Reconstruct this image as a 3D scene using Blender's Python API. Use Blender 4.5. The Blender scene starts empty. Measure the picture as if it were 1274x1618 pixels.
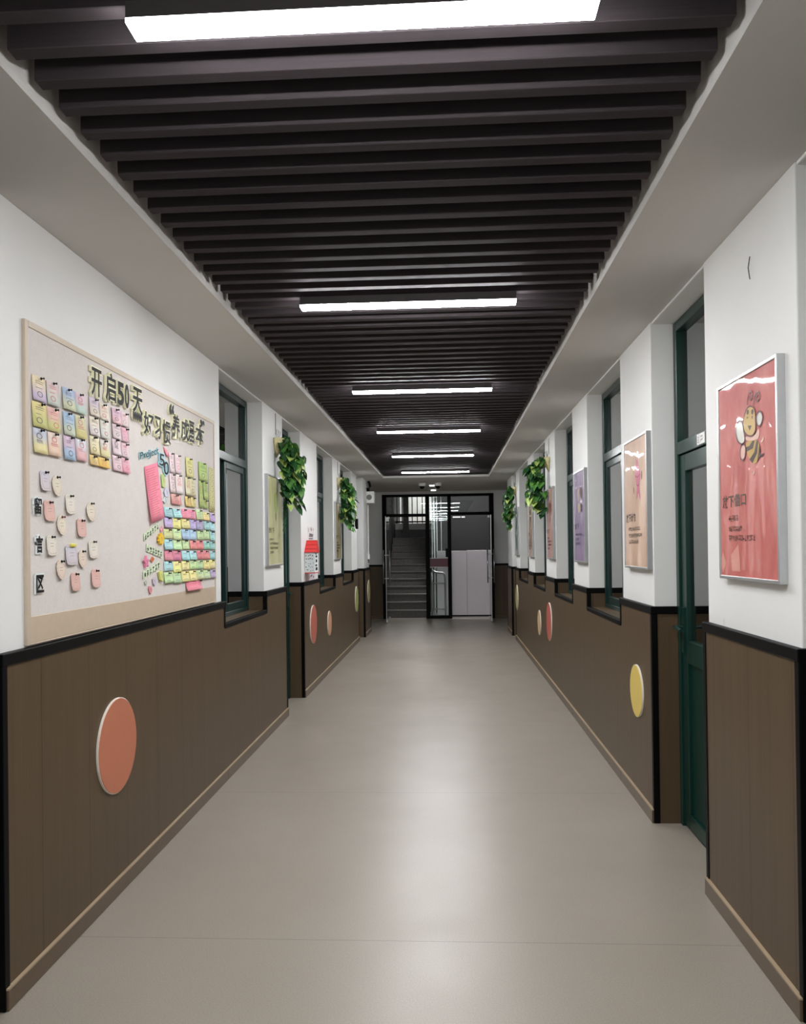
import bpy, math, random
from mathutils import Vector, Matrix
random.seed(7)
SC = bpy.context.scene
COL = SC.collection
PI = math.pi

# ------------------------------------------------------------------ camera, world, exposure
cam_d = bpy.data.cameras.new('camera')
cam = bpy.data.objects.new('camera', cam_d)
COL.objects.link(cam)
cam_d.sensor_fit = 'AUTO'
cam_d.sensor_width = 36.0
cam_d.lens = 1290.0 / 1618.0 * 36.0
cam_d.shift_x = 0.0
cam_d.shift_y = 48.58 / 1618.0
cam_d.clip_start = 0.05
cam.location = (0, 0, 1.45)
YAW, PITCH, ROLL = 0.05479, 0.00695, 0.01266
cam.rotation_euler = (Matrix.Rotation(YAW, 3, 'Z') @ Matrix.Rotation(PI / 2 + PITCH, 3, 'X')
                      @ Matrix.Rotation(-ROLL, 3, 'Z')).to_euler()
SC.camera = cam

world = bpy.data.worlds.new('night')
SC.world = world
world.use_nodes = True
world.node_tree.nodes['Background'].inputs[0].default_value = (0.006, 0.007, 0.009, 1)
world.node_tree.nodes['Background'].inputs[1].default_value = 1.0

SC.view_settings.view_transform = 'Standard'
SC.view_settings.look = 'None'
SC.view_settings.exposure = 0.0
SC.view_settings.gamma = 1.0
SC.view_settings.use_curve_mapping = False
LAMP = 136.0          # radiance of the corridor tubes
STAIR_LAMP = 26.0    # the lamp on the upper stair landing
LOBBY_LAMP = 9.0     # the dim downlights near the entrance

# ------------------------------------------------------------------ colours and materials
def lin(c):
    c = c / 255.0
    return c / 12.92 if c <= 0.04045 else ((c + 0.055) / 1.055) ** 2.4
def rgb(r, g, b):
    return (lin(r), lin(g), lin(b), 1.0)

class NT:
    def __init__(self, name):
        self.m = bpy.data.materials.new(name)
        self.m.use_nodes = True
        self.t = self.m.node_tree
        self.n = self.t.nodes
        self.b = self.n['Principled BSDF']
        self.out = self.n['Material Output']
    def add(self, kind, **kw):
        nd = self.n.new(kind)
        for k, v in kw.items():
            setattr(nd, k, v)
        return nd
    def link(self, a, b):
        self.t.links.new(a, b)
    def math(self, op, a, b=None):
        nd = self.add('ShaderNodeMath', operation=op)
        for i, v in enumerate((a, b)):
            if v is None: continue
            if isinstance(v, (int, float)): nd.inputs[i].default_value = v
            else: self.link(v, nd.inputs[i])
        return nd.outputs[0]
    def mix(self, f, a, b, mode='MIX'):
        nd = self.add('ShaderNodeMix', data_type='RGBA', blend_type=mode)
        for sock, v in ((nd.inputs[0], f), (nd.inputs[6], a), (nd.inputs[7], b)):
            if isinstance(v, (int, float)): sock.default_value = v
            elif isinstance(v, tuple): sock.default_value = v
            else: self.link(v, sock)
        return nd.outputs[2]
    def noise(self, scale, detail=2.0, vec=None, stretch=None, rough=0.5):
        if vec is None:
            vec = self.add('ShaderNodeNewGeometry').outputs['Position']
        if stretch:
            mp = self.add('ShaderNodeMapping')
            mp.inputs['Scale'].default_value = stretch
            self.link(vec, mp.inputs['Vector'])
            vec = mp.outputs[0]
        nz = self.add('ShaderNodeTexNoise')
        nz.inputs['Scale'].default_value = scale
        nz.inputs['Detail'].default_value = detail
        nz.inputs['Roughness'].default_value = rough
        self.link(vec, nz.inputs['Vector'])
        return nz.outputs['Fac']
    def ramp(self, f, p0, p1):
        r = self.add('ShaderNodeMapRange')
        r.inputs['From Min'].default_value = p0
        r.inputs['From Max'].default_value = p1
        self.link(f, r.inputs['Value'])
        return r.outputs[0]
    def bump(self, h, strength, dist=0.01, target='Normal'):
        bp = self.add('ShaderNodeBump')
        bp.inputs['Strength'].default_value = strength
        bp.inputs['Distance'].default_value = dist
        self.link(h, bp.inputs['Height'])
        self.link(bp.outputs[0], self.b.inputs[target])
    def base(self, c):
        if isinstance(c, tuple): self.b.inputs['Base Color'].default_value = c
        else: self.link(c, self.b.inputs['Base Color'])
    def set(self, rough=None, metal=None, spec=None, coat=None, coat_rough=None):
        for k, v in (('Roughness', rough), ('Metallic', metal), ('Specular IOR Level', spec),
                     ('Coat Weight', coat), ('Coat Roughness', coat_rough)):
            if v is not None: self.b.inputs[k].default_value = v

_mats = {}
def plain(name, c, rough=0.5, metal=0.0, spec=0.5, coat=0.0, vary=0.06, scale=30.0):
    """a surface of one colour with a faint procedural unevenness"""
    if name in _mats: return _mats[name]
    t = NT(name)
    col = rgb(*c)
    if vary:
        f = t.noise(scale, 3.0)
        dark = tuple(v * (1 - vary) for v in col[:3]) + (1,)
        lite = tuple(min(1, v * (1 + vary)) for v in col[:3]) + (1,)
        t.base(t.mix(f, dark, lite))
    else:
        t.base(col)
    t.set(rough, metal, spec, coat, 0.06)
    _mats[name] = t.m
    return t.m

def m_wall():
    t = NT('white_plaster')
    f = t.noise(2.5, 4)
    t.base(t.mix(f, rgb(226, 226, 224), rgb(236, 236, 235)))
    t.set(0.62, spec=0.25)
    t.bump(t.noise(120, 3), 0.06, 0.003)
    return t.m
def m_soffit():
    t = NT('soffit_paint')
    f = t.noise(1.5, 3)
    t.base(t.mix(f, rgb(206, 204, 200), rgb(216, 214, 210)))
    t.set(0.7, spec=0.2)
    t.bump(t.noise(90, 3), 0.04, 0.003)
    return t.m
def m_wood():
    t = NT('brown_wood_panel')
    pos = t.add('ShaderNodeNewGeometry').outputs['Position']
    sp = t.add('ShaderNodeSeparateXYZ'); t.link(pos, sp.inputs[0])
    s = t.math('ADD', t.math('MULTIPLY', sp.outputs[0], .977), sp.outputs[1])
    fine = t.noise(1.0, 4, pos, (260, 260, 3.0), 0.6)
    broad = t.noise(1.0, 2, pos, (14, 14, 0.8))
    f = t.math('ADD', t.math('MULTIPLY', fine, 0.75), t.math('MULTIPLY', broad, 0.45))
    col = t.mix(t.ramp(f, 0.3, 0.95), rgb(77, 62, 44), rgb(99, 81, 59))
    seam = t.math('ABSOLUTE', t.math('SUBTRACT', t.math('FRACT', t.math('DIVIDE', t.math('ADD', s, 49.993), 0.375)), 0.5))
    line = t.math('GREATER_THAN', seam, 0.4945)
    half = t.math('ABSOLUTE', t.math('SUBTRACT', t.math('FRACT', t.math('DIVIDE', t.math('ADD', s, 49.993), 0.1875)), 0.5))
    line2 = t.math('MULTIPLY', t.math('GREATER_THAN', half, 0.4945), 0.35)
    l = t.math('MAXIMUM', line, line2)
    t.base(t.mix(t.math('MULTIPLY', l, 0.9), col, rgb(44, 34, 26)))
    t.set(0.42, spec=0.35)
    t.bump(t.math('SUBTRACT', fine, t.math('MULTIPLY', l, 2.0)), 0.12, 0.002)
    return t.m
def m_floor():
    t = NT('grey_vinyl_floor')
    pos = t.add('ShaderNodeNewGeometry').outputs['Position']
    sp = t.add('ShaderNodeSeparateXYZ'); t.link(pos, sp.inputs[0])
    speck = t.noise(210, 3, pos)
    broad = t.noise(1.3, 4, pos)
    col = t.mix(broad, rgb(151, 142, 130), rgb(165, 157, 145))
    col = t.mix(t.math('MULTIPLY', t.ramp(speck, 0.35, 0.7), 0.46), col, rgb(120, 112, 102))
    seam = t.math('ABSOLUTE', t.math('SUBTRACT', t.math('FRACT', t.math('DIVIDE', t.math('ADD', sp.outputs[1], 9.79), 1.83)), 0.5))
    line = t.math('GREATER_THAN', seam, 0.4988)
    col = t.mix(t.math('MULTIPLY', line, 0.45), col, rgb(84, 78, 70))
    scuff = t.noise(1.0, 5, pos, (60, 7, 1), 0.7)
    near = t.noise(1.1, 1, pos)
    sc = t.math('MULTIPLY', t.ramp(scuff, 0.71, 0.76), t.ramp(near, 0.5, 0.62))
    col = t.mix(t.math('MULTIPLY', sc, 0.35), col, rgb(92, 86, 80))
    t.base(col)
    t.set(0.33, spec=0.5)
    r = t.math('ADD', 0.27, t.math('MULTIPLY', t.noise(3.0, 4, pos), 0.16))
    t.link(r, t.b.inputs['Roughness'])
    t.bump(t.math('SUBTRACT', speck, t.math('MULTIPLY', line, 3)), 0.05, 0.001)
    return t.m
def m_slat():
    t = NT('dark_slat_laminate')
    g = t.noise(1.0, 4, None, (4, 160, 160), 0.6)
    t.base(t.mix(g, rgb(51, 46, 49), rgb(67, 61, 63)))
    t.set(0.68, spec=0.1)
    t.bump(g, 0.08, 0.001)
    return t.m
def m_felt():
    t = NT('grey_felt')
    f = t.noise(160, 4)
    f2 = t.noise(14, 3)
    t.base(t.mix(t.math('ADD', t.math('MULTIPLY', f, .7), t.math('MULTIPLY', f2, .3)), rgb(202, 195, 190), rgb(232, 226, 221)))
    t.set(0.95, spec=0.1)
    t.bump(f, 0.25, 0.002)
    return t.m
def m_glass(name, tint=(0.75, 0.8, 0.78), boost=1.0):
    t = NT(name)
    tr = t.add('ShaderNodeBsdfTransparent'); tr.inputs[0].default_value = tint + (1,)
    gl = t.add('ShaderNodeBsdfGlossy'); gl.inputs['Roughness'].default_value = 0.015
    gl.inputs['Color'].default_value = (0.95, 0.97, 0.97, 1)
    fr = t.add('ShaderNodeFresnel'); fr.inputs[0].default_value = 1.5
    f = t.math('MINIMUM', t.math('MULTIPLY', fr.outputs[0], boost), 1.0)
    mx = t.add('ShaderNodeMixShader')
    t.link(f, mx.inputs[0]); t.link(tr.outputs[0], mx.inputs[1]); t.link(gl.outputs[0], mx.inputs[2])
    t.link(mx.outputs[0], t.out.inputs[0])
    return t.m
def m_emit(name, c, s):
    t = NT(name)
    e = t.add('ShaderNodeEmission')
    e.inputs[0].default_value = c + (1,)
    e.inputs[1].default_value = s
    t.link(e.outputs[0], t.out.inputs[0])
    return t.m
def m_poster(name, c1, c2, scale=9.0):
    """printed paper under a loose clear film"""
    t = NT(name)
    pos = t.add('ShaderNodeNewGeometry').outputs['Position']
    wave = t.noise(1.0, 3, pos, (scale, scale, scale * 0.55), 0.6)
    t.base(t.mix(t.ramp(wave, 0.3, 0.72), rgb(*c1), rgb(*c2)))
    t.set(0.55, spec=0.3, coat=0.9, coat_rough=0.03)
    soft = t.noise(1.0, 0.5, pos, (6, 6, 3.5), 0.3)
    t.bump(soft, 0.30, 0.03, 'Coat Normal')
    return t.m
def m_card(name, top, bot, noise=0.35):
    """coloured paper, one tint above and another below"""
    key = 'paper_' + name
    if key in _mats: return _mats[key]
    t = NT(key)
    tc = t.add('ShaderNodeTexCoord')
    sp = t.add('ShaderNodeSeparateXYZ'); t.link(tc.outputs['Generated'], sp.inputs[0])
    w = t.noise(38, 3)
    f = t.ramp(t.math('ADD', sp.outputs[2], t.math('MULTIPLY', t.math('SUBTRACT', w, .5), noise)), 0.3, 0.7)
    t.base(t.mix(f, rgb(*bot), rgb(*top)))
    t.set(0.75, spec=0.2)
    _mats[key] = t.m
    return t.m
def m_leaf(name, c1, c2):
    t = NT(name)
    f = t.noise(26, 2)
    t.base(t.mix(t.ramp(f, .3, .7), rgb(*c1), rgb(*c2)))
    t.set(0.38, spec=0.45)
    return t.m
def m_terrazzo(name, c1, c2):
    t = NT(name)
    f = t.noise(45, 4, None, None, .7)
    t.base(t.mix(t.ramp(f, .35, .7), rgb(*c1), rgb(*c2)))
    t.set(0.5, spec=0.3)
    return t.m

M = dict(
    wall=m_wall(), soffit=m_soffit(), wood=m_wood(), floor=m_floor(), slat=m_slat(), felt=m_felt(),
    glass=m_glass('window_glass', (0.62, 0.68, 0.66), 1.8), clear=m_glass('clear_glass', (0.9, 0.93, 0.92), 0.5),
    lamp=m_emit('tube_glow', (0.985, 0.99, 1.0), LAMP),
    stairlamp=m_emit('stair_lamp_glow', (1.0, 0.97, 0.95), STAIR_LAMP),
    lobby=m_emit('downlight_glow', (1.0, 0.97, 0.93), LOBBY_LAMP),
    black=plain('black_trim_plastic', (4, 4, 5), 0.5, spec=0.12),
    skirt=plain('brown_skirting', (98, 81, 63), 0.35, spec=0.4, vary=.12, scale=60),
    green=plain('dark_green_frame', (14, 45, 42), 0.34, spec=0.45),
    greendoor=plain('dark_green_door', (14, 51, 44), 0.34, spec=0.45),
    alu=plain('silver_aluminium', (196, 198, 200), 0.35, metal=0.7),
    white=plain('white_plastic', (232, 232, 230), 0.4),
    housing=plain('lamp_housing_dark', (60, 56, 56), 0.5),
    backing=plain('dark_tray_backing', (40, 37, 40), 0.8, spec=0.1),
    tray=plain('tray_edge_paint', (206, 204, 200), 0.6, spec=0.2),
    tan=plain('tan_board_frame', (196, 180, 160), 0.5),
    strip=plain('tan_board_strip', (198, 180, 156), 0.45),
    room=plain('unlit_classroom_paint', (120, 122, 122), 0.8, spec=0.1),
    ink=plain('black_marker_ink', (18, 16, 13), 0.6, spec=0.2),
    softink=plain('grey_print_ink', (120, 112, 112), 0.7, spec=0.2),
    noteink=plain('faint_note_ink', (142, 138, 150), 0.7, spec=0.2),
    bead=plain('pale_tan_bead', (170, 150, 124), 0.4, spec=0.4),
    pinkink=plain('rose_print_ink', (214, 120, 124), 0.7, spec=0.2),
    cream=plain('cream_card', (250, 247, 214), 0.7, spec=0.2),
    offwhite=plain('white_card', (228, 236, 236), 0.7, spec=0.2),
    blueink=plain('pale_blue_card', (176, 216, 228), 0.7, spec=0.2),
    ebony=plain('black_entrance_frame', (7, 8, 8), 0.6, spec=0.1),
    steel=plain('brushed_steel', (190, 192, 192), 0.28, metal=0.9),
    step=m_terrazzo('grey_terrazzo_step', (78, 76, 74), (104, 102, 98)),
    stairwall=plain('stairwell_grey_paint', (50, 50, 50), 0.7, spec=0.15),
    panelwhite=plain('pale_lilac_panel', (226, 220, 226), 0.3, spec=0.5),
    maroon=plain('maroon_film', (96, 22, 48), 0.4),
    red=plain('red_roof_card', (216, 52, 50), 0.45),
    rim=plain('white_foam_rim', (238, 230, 218), 0.6),
    wicker=plain('woven_cream_wicker', (206, 198, 150), 0.7, vary=.5, scale=90),
    stem=plain('green_stem', (56, 84, 36), 0.6),
    wire=plain('black_wire', (30, 30, 30), 0.4),
    leafd=m_leaf('dark_green_leaf', (18, 50, 26), (40, 86, 40)),
    leafm=m_leaf('mid_green_leaf', (38, 92, 36), (92, 140, 62)),
    leafl=m_leaf('pale_green_leaf', (130, 164, 70), (186, 202, 120)),
)

# ------------------------------------------------------------------ mesh building
ORG = {}
def tag(o, label=None, cat=None, group=None, kind=None):
    if label: o['label'] = label
    if cat: o['category'] = cat
    if group: o['group'] = group
    if kind: o['kind'] = kind
    return o
def thing(name, loc, label, cat, group=None, kind=None):
    o = bpy.data.objects.new(name, None)
    COL.objects.link(o)
    o.empty_display_size = 0.05
    o.location = loc
    ORG[o.name] = Vector(loc)
    return tag(o, label, cat, group, kind)

class MB:
    """collects shapes in world coordinates and links them as ONE mesh object"""
    def __init__(self):
        self.v = []; self.f = []; self.mi = []
    def face(self, pts, mi=0):
        k = len(self.v)
        self.v += [Vector(p) for p in pts]
        self.f.append(list(range(k, k + len(pts)))); self.mi.append(mi)
        return self
    def raw(self, vs, fs, mi=0):
        k = len(self.v)
        self.v += [Vector(p) for p in vs]
        for f in fs:
            self.f.append([i + k for i in f]); self.mi.append(mi)
        return self
    def box(self, x0, x1, y0, y1, z0, z1, mi=0):
        x0, x1 = min(x0, x1), max(x0, x1); y0, y1 = min(y0, y1), max(y0, y1); z0, z1 = min(z0, z1), max(z0, z1)
        vs = [(x0, y0, z0), (x1, y0, z0), (x1, y1, z0), (x0, y1, z0), (x0, y0, z1), (x1, y0, z1), (x1, y1, z1), (x0, y1, z1)]
        fs = [(0, 3, 2, 1), (4, 5, 6, 7), (0, 1, 5, 4), (1, 2, 6, 5), (2, 3, 7, 6), (3, 0, 4, 7)]
        return self.raw(vs, fs, mi)
    def prism(self, pts2, fn, d0, d1, mi=0):
        """extrude the outline pts2; fn(a, b, d) gives the world point"""
        n = len(pts2)
        vs = [fn(a, b, d0) for a, b in pts2] + [fn(a, b, d1) for a, b in pts2]
        fs = [list(range(n))[::-1], list(range(n, 2 * n))] + [(i, (i + 1) % n, n + (i + 1) % n, n + i) for i in range(n)]
        return self.raw(vs, fs, mi)
    def tube(self, path, r, n=8, mi=0, cap=True):
        P = [Vector(p) for p in path]
        rings = []
        for i, p in enumerate(P):
            t = (P[min(i + 1, len(P) - 1)] - P[max(i - 1, 0)]).normalized()
            up = Vector((0, 0, 1)) if abs(t.z) < 0.9 else Vector((1, 0, 0))
            a = t.cross(up).normalized(); b = t.cross(a).normalized()
            rr = r[i] if isinstance(r, (list, tuple)) else r
            rings.append([p + a * math.cos(2 * PI * k / n) * rr + b * math.sin(2 * PI * k / n) * rr for k in range(n)])
        vs = [q for ring in rings for q in ring]
        fs = []
        for i in range(len(P) - 1):
            for k in range(n):
                fs.append((i * n + k, i * n + (k + 1) % n, (i + 1) * n + (k + 1) % n, (i + 1) * n + k))
        if cap:
            fs.append(list(range(n))[::-1]); fs.append([(len(P) - 1) * n + k for k in range(n)])
        return self.raw(vs, fs, mi)
    def lathe(self, base, axis, prof, n=24, mi=0):
        """prof: (radius, height along axis)"""
        ax = Vector(axis).normalized()
        up = Vector((0, 0, 1)) if abs(ax.z) < 0.9 else Vector((1, 0, 0))
        a = ax.cross(up).normalized(); b = ax.cross(a).normalized()
        base = Vector(base)
        vs, fs = [], []
        for r, h in prof:
            for k in range(n):
                t = 2 * PI * k / n
                vs.append(base + ax * h + (a * math.cos(t) + b * math.sin(t)) * r)
        for i in range(len(prof) - 1):
            for k in range(n):
                fs.append((i * n + k, i * n + (k + 1) % n, (i + 1) * n + (k + 1) % n, (i + 1) * n + k))
        fs.append(list(range(n))[::-1]); fs.append([(len(prof) - 1) * n + k for k in range(n)])
        return self.raw(vs, fs, mi)
    def stroke(self, pts2, w, fn, d=0.0, mi=0):
        """a flat ribbon of width w along pts2 on the surface fn"""
        P = [Vector((a, b)) for a, b in pts2]
        L, R = [], []
        for i, p in enumerate(P):
            t = (P[min(i + 1, len(P) - 1)] - P[max(i - 1, 0)])
            if t.length < 1e-9: t = Vector((1, 0))
            t.normalize(); nrm = Vector((-t.y, t.x)) * w / 2
            L.append(p + nrm); R.append(p - nrm)
        n = len(P)
        vs = [fn(q.x, q.y, d) for q in L] + [fn(q.x, q.y, d) for q in R]
        return self.raw(vs, [(i, i + 1, n + i + 1, n + i) for i in range(n - 1)], mi)
    def build(self, name, mats, parent=None, bevel=0.0, smooth=False, seg=2):
        me = bpy.data.meshes.new(name)
        if parent is not None:
            org = ORG[parent.name]
        elif self.v:
            lo = [min(v[i] for v in self.v) for i in range(3)]; hi = [max(v[i] for v in self.v) for i in range(3)]
            org = Vector(((lo[0] + hi[0]) / 2, (lo[1] + hi[1]) / 2, lo[2]))
        me.from_pydata([v - org for v in self.v], [], self.f)
        if not isinstance(mats, (list, tuple)): mats = [mats]
        for m in mats: me.materials.append(m)
        for p, i in zip(me.polygons, self.mi):
            p.material_index = i
            p.use_smooth = smooth
        me.update()
        o = bpy.data.objects.new(name, me)
        COL.objects.link(o)
        ORG[o.name] = org
        if parent is not None:
            o.parent = parent
        else:
            o.location = org
        if bevel:
            bv = o.modifiers.new('bevel', 'BEVEL'); bv.width = bevel; bv.segments = seg
            bv.limit_method = 'ANGLE'; bv.angle_limit = math.radians(40)
        return o

def struct(o, label, cat):
    return tag(o, label, cat, None, 'structure')

# text as mesh -------------------------------------------------
_txt = {}
def text_shape(body, offset=0.0, shear=0.0):
    key = (body, offset, shear)
    if key in _txt: return _txt[key]
    cu = bpy.data.curves.new('lettering', 'FONT')
    cu.body = body; cu.offset = offset; cu.shear = shear; cu.resolution_u = 3
    ob = bpy.data.objects.new('lettering', cu)
    COL.objects.link(ob)
    me = bpy.data.meshes.new_from_object(ob)
    vs = [(v.co.x, v.co.y) for v in me.vertices]; fs = [list(p.vertices) for p in me.polygons]
    bpy.data.objects.remove(ob); bpy.data.meshes.remove(me); bpy.data.curves.remove(cu)
    xs = [v[0] for v in vs]; ys = [v[1] for v in vs]
    box = (min(xs), max(xs), min(ys), max(ys))
    _txt[key] = (vs, fs, box)
    return _txt[key]
def put_text(mb, body, a0, a1, b0, b1, fn, d, offset=0.0, shear=0.0, mi=0, pad=0.0, refbox=None):
    vs, fs, box = text_shape(body, offset, shear)
    x0, x1, y0, y1 = refbox or text_shape(body, 0.0, shear)[2]
    g = lambda x, y: fn(a0 + (x - x0) / (x1 - x0) * (a1 - a0), b0 + (y - y0) / (y1 - y0) * (b1 - b0), d)
    mb.raw([g(x, y) for x, y in vs], fs, mi)
    return mb
def pseudo_line(mb, a0, a1, b0, b1, fn, d, n, mi=0, rnd=random):
    """a line of small print too small to read: short strokes in square cells"""
    w = (a1 - a0) / n
    for i in range(n):
        x = a0 + i * w + w * .12; ww = w * .76; h = b1 - b0
        for _ in range(3):
            y = b0 + rnd.random() * h
            mb.stroke([(x, y), (x + ww, y)], h * .13, fn, d, mi)
        for _ in range(2):
            xx = x + rnd.random() * ww
            mb.stroke([(xx, b0), (xx, b1)], ww * .14, fn, d, mi)

# ------------------------------------------------------------------ dimensions of the corridor
WL, WR = -1.437, 1.076          # white plaster faces
DL, DR = -1.417, 1.060          # wainscot faces
SL, SR = -1.405, 1.047          # skirting faces
FL_, FR_ = -1.556, 1.192        # front of window and door frames
TL, TR = -1.057, 0.693          # ceiling tray edges
HS, HD, HSILL = 2.62, 1.13, 0.985
OUT = 0.30                      # wall thickness
YEND = 16.8

# ------------------------------------------------------------------ floor, ceiling, walls
fl = MB().box(-4.8, 4.8, -2.3, 17.0, -0.1, 0.0).build('floor', M['floor'])
struct(fl, 'grey beige speckled vinyl floor running the length of the corridor', 'floor')
fl2 = MB().box(-4.8, 4.8, 17.0, 24.5, -0.1, 0.0).build('floor', M['step'])
struct(fl2, 'dark floor of the stair hall beyond the entrance frame', 'floor')

cb = MB()
cb.box(WL - OUT, TL, -2.3, YEND, HS, HS + .02)
cb.box(TR, WR + OUT, -2.3, YEND, HS, HS + .02)
cb.box(TL, TR, 13.5, YEND, HS, HS + .02)
cb.box(-4.8, WL - OUT, -2.3, YEND, 2.86, 2.88)
cb.box(WR + OUT, 4.8, -2.3, YEND, 2.86, 2.88)
cb.box(-3.2, WL - OUT, 14.3, YEND, HS, HS + .02)
cb.box(WR + OUT, 3.0, 14.3, YEND, HS, HS + .02)
ceil = struct(cb.build('ceiling', M['soffit']), 'pale plaster soffit with a long sunken tray along the corridor', 'ceiling')
tb = MB()
tb.box(TL - .02, TL, -2.3, 13.5, HS + .02, 2.86)
tb.box(TR, TR + .02, -2.3, 13.5, HS + .02, 2.86)
tb.box(TL - .02, TR + .02, 13.5, 13.52, HS + .02, 2.86)
tb.build('tray_edge', M['tray'], ceil)
MB().box(TL - .02, TR + .02, -2.3, 13.52, 2.86, 2.88).build('tray_backing', M['backing'], ceil)

# the slatted baffle ceiling
sl_t = thing('slatted_baffle', (-.18, 7.5, 2.65), 'dark brown slatted baffle screen hung in the ceiling tray', 'slatted ceiling', kind='thing')
PITCHS = 0.1307
y = 1.905 - 3 * PITCHS
ks = 0
while y < 13.42:
    MB().box(TL + .022, TR - .022, y - .022, y + .022, 2.65, 2.735).build('slat', M['slat'], sl_t, bevel=.002, seg=1)
    y += PITCHS; ks += 1
rb = MB()
for x in (-.8, .45):
    rb.box(x - .02, x + .02, 1.3, 13.45, 2.735, 2.775)
rb.build('carrier_rail', M['black'], sl_t)

# walls with piers and openings
PIERS_L = [(-2.3, 1.55), (2.53, 5.10), (6.31, 7.08), (7.95, 8.96), (10.2, 10.94), (12.16, 12.87), (13.36, 14.3)]
PIERS_R = [(-2.3, 1.55), (2.555, 3.45), (4.345, 5.10), (6.32, 7.04), (8.2, 9.01), (10.2, 10.95), (12.28, 12.9), (13.45, 14.35)]
WIN_L = [(5.10, 6.31), (8.96, 10.2), (10.94, 12.16)]
WIN_R = [(5.10, 6.32), (7.04, 8.2), (9.01, 10.2), (10.95, 12.28)]
def wall_side(s, side, W, D, S, F, piers, wins):
    wb = MB(); db = MB(); tb = MB(); sb = MB(); bb_ = MB()
    for i, (a, b) in enumerate(piers):
        last = i == len(piers) - 1
        dx = (.05 if s < 0 else .022) if last else 0
        w, d, sk = W - s * dx, D - s * dx, S - s * dx
        back = W + s * OUT
        wb.box(w, back, a, b, HD - .02, HS)
        wa = [k for k in wins if abs(k[1] - a) < .01]; wz = [k for k in wins if abs(k[0] - b) < .01]
        e = .014
        a2, b2 = a - e, b + e
        db.box(d, back, a2, b2, 0, HD - .004)
        # black cap rail, wrapping the pier ends
        r = d - s * .007
        tb.box(r, back - s * .02, a2 - .006, b2 + .006, HD - .04, HD)
        # black corner bars
        for yy, dirn, isw in ((a2, 1, wa), (b2, -1, wz)):
            z0 = HSILL - .02 if isw else 0.0
            tb.box(d - s * .004, d + s * .028, yy - dirn * .004, yy + dirn * .028, z0, HD - .03)
        # skirting
        sb.box(sk, d + s * .01, a2 + .003, b2 - .003, 0, .066)
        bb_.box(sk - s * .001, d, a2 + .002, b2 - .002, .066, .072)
    for a, b in wins:
        e = .014
        db.box(D, F + s * .02, a + e, b - e, 0, HSILL)
        tb.box(D - s * .005, D + s * .03, a, b, HSILL - .028, HSILL + .002)
        sb.box(S, D + s * .01, a + e - .003, b - e + .003, 0, .066)
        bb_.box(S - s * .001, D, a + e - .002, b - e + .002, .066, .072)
        wb.box(W + s * .14, W + s * OUT, a, b, 0, HSILL - .01)
    # recess heads
    prev = None
    for (a, b), (c, d_) in zip(piers[:-1], piers[1:]):
        wb.box(W + s * .004, W + s * OUT, b, c, HS - .012, HS)
    w = struct(wb.build('wall_' + side, M['wall'], bevel=.004, seg=2), 'white plastered %s wall of the corridor, piers between windows and doors' % side, 'wall')
    p = struct(db.build('wainscot_' + side, M['wood']), 'brown wood panelling along the lower %s wall' % side, 'wall panelling')
    t = struct(tb.build('trim_1' if s < 0 else 'trim_2', M['black'], bevel=.003, seg=2), 'black cap rail and corner bars of the %s panelling' % side, 'trim')
    k = struct(sb.build('baseboard_' + side, M['skirt'], bevel=.002, seg=1), 'brown skirting board at the foot of the %s wall' % side, 'skirting board')
    bb_.build('top_bead', M['bead'], k)['label'] = 'pale tan bead along the skirting top'  # thin stripe added to draw a pale line along the skirting top
wall_side(-1, 'left', WL, DL, SL, FL_, PIERS_L, WIN_L)
wall_side(1, 'right', WR, DR, SR, FR_, PIERS_R, WIN_R)

# unlit classrooms behind the windows, closed rear of the corridor, end wall
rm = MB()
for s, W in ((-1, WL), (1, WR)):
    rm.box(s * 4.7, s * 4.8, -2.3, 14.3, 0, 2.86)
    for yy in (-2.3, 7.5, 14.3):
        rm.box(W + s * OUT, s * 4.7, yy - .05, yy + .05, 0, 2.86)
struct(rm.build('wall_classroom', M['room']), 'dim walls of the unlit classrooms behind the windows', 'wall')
struct(MB().box(-1.8, 1.5, -2.4, -2.3, 0, 2.9).build('wall_back', M['wall']), 'white wall closing the corridor behind the viewer', 'wall')
rc = MB()
for s, W, ys in ((-1, WL, ((1.55, 2.53), (12.87, 13.36))), (1, WR, ((1.55, 2.555), (12.9, 13.45)))):
    for a, b in ys:
        rc.box(W + s * .16, W + s * .2, a, b, 0, HS)
struct(rc.build('door_5', M['greendoor']), 'dark green door leaves closing the recesses seen edge on', 'door')

EX0, EX1, EZ = -1.345, 0.945, 2.56
eb = MB()
eb.box(-3.2, EX0, YEND, YEND + .12, 0, HS)
eb.box(EX1, 3.0, YEND, YEND + .12, 0, HS)
eb.box(EX0, EX1, YEND, YEND + .12, EZ, HS)
eb.box(-3.25, -3.2, 14.2, YEND + .12, 0, HS)
eb.box(3.0, 3.05, 14.2, YEND + .12, 0, HS)
eb.box(-3.2, WL - OUT, 14.2, 14.3, 0, HS); eb.box(WR + OUT, 3.0, 14.2, 14.3, 0, HS)
struct(eb.build('wall_end', M['wall']), 'plain wall at the far end around the black entrance frame', 'wall')
ew = MB()
ew.box(-3.2, EX0, YEND - .02, YEND, 0, 1.11); ew.box(EX1, 3.0, YEND - .02, YEND, 0, 1.11)
struct(ew.build('wainscot_end', M['wood']), 'brown wood panelling on the far end wall', 'wall panelling')
et = MB()
et.box(-3.2, EX0, YEND - .028, YEND, 1.08, 1.12); et.box(EX1, 3.0, YEND - .028, YEND, 1.08, 1.12)
struct(et.build('trim_3', M['black']), 'black cap rail on the far end wall panelling', 'trim')
es = MB()
es.box(-3.2, EX0 - .01, YEND - .034, YEND - .02, 0, .066); es.box(EX1 + .01, 3.0, YEND - .034, YEND - .02, 0, .066)
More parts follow.
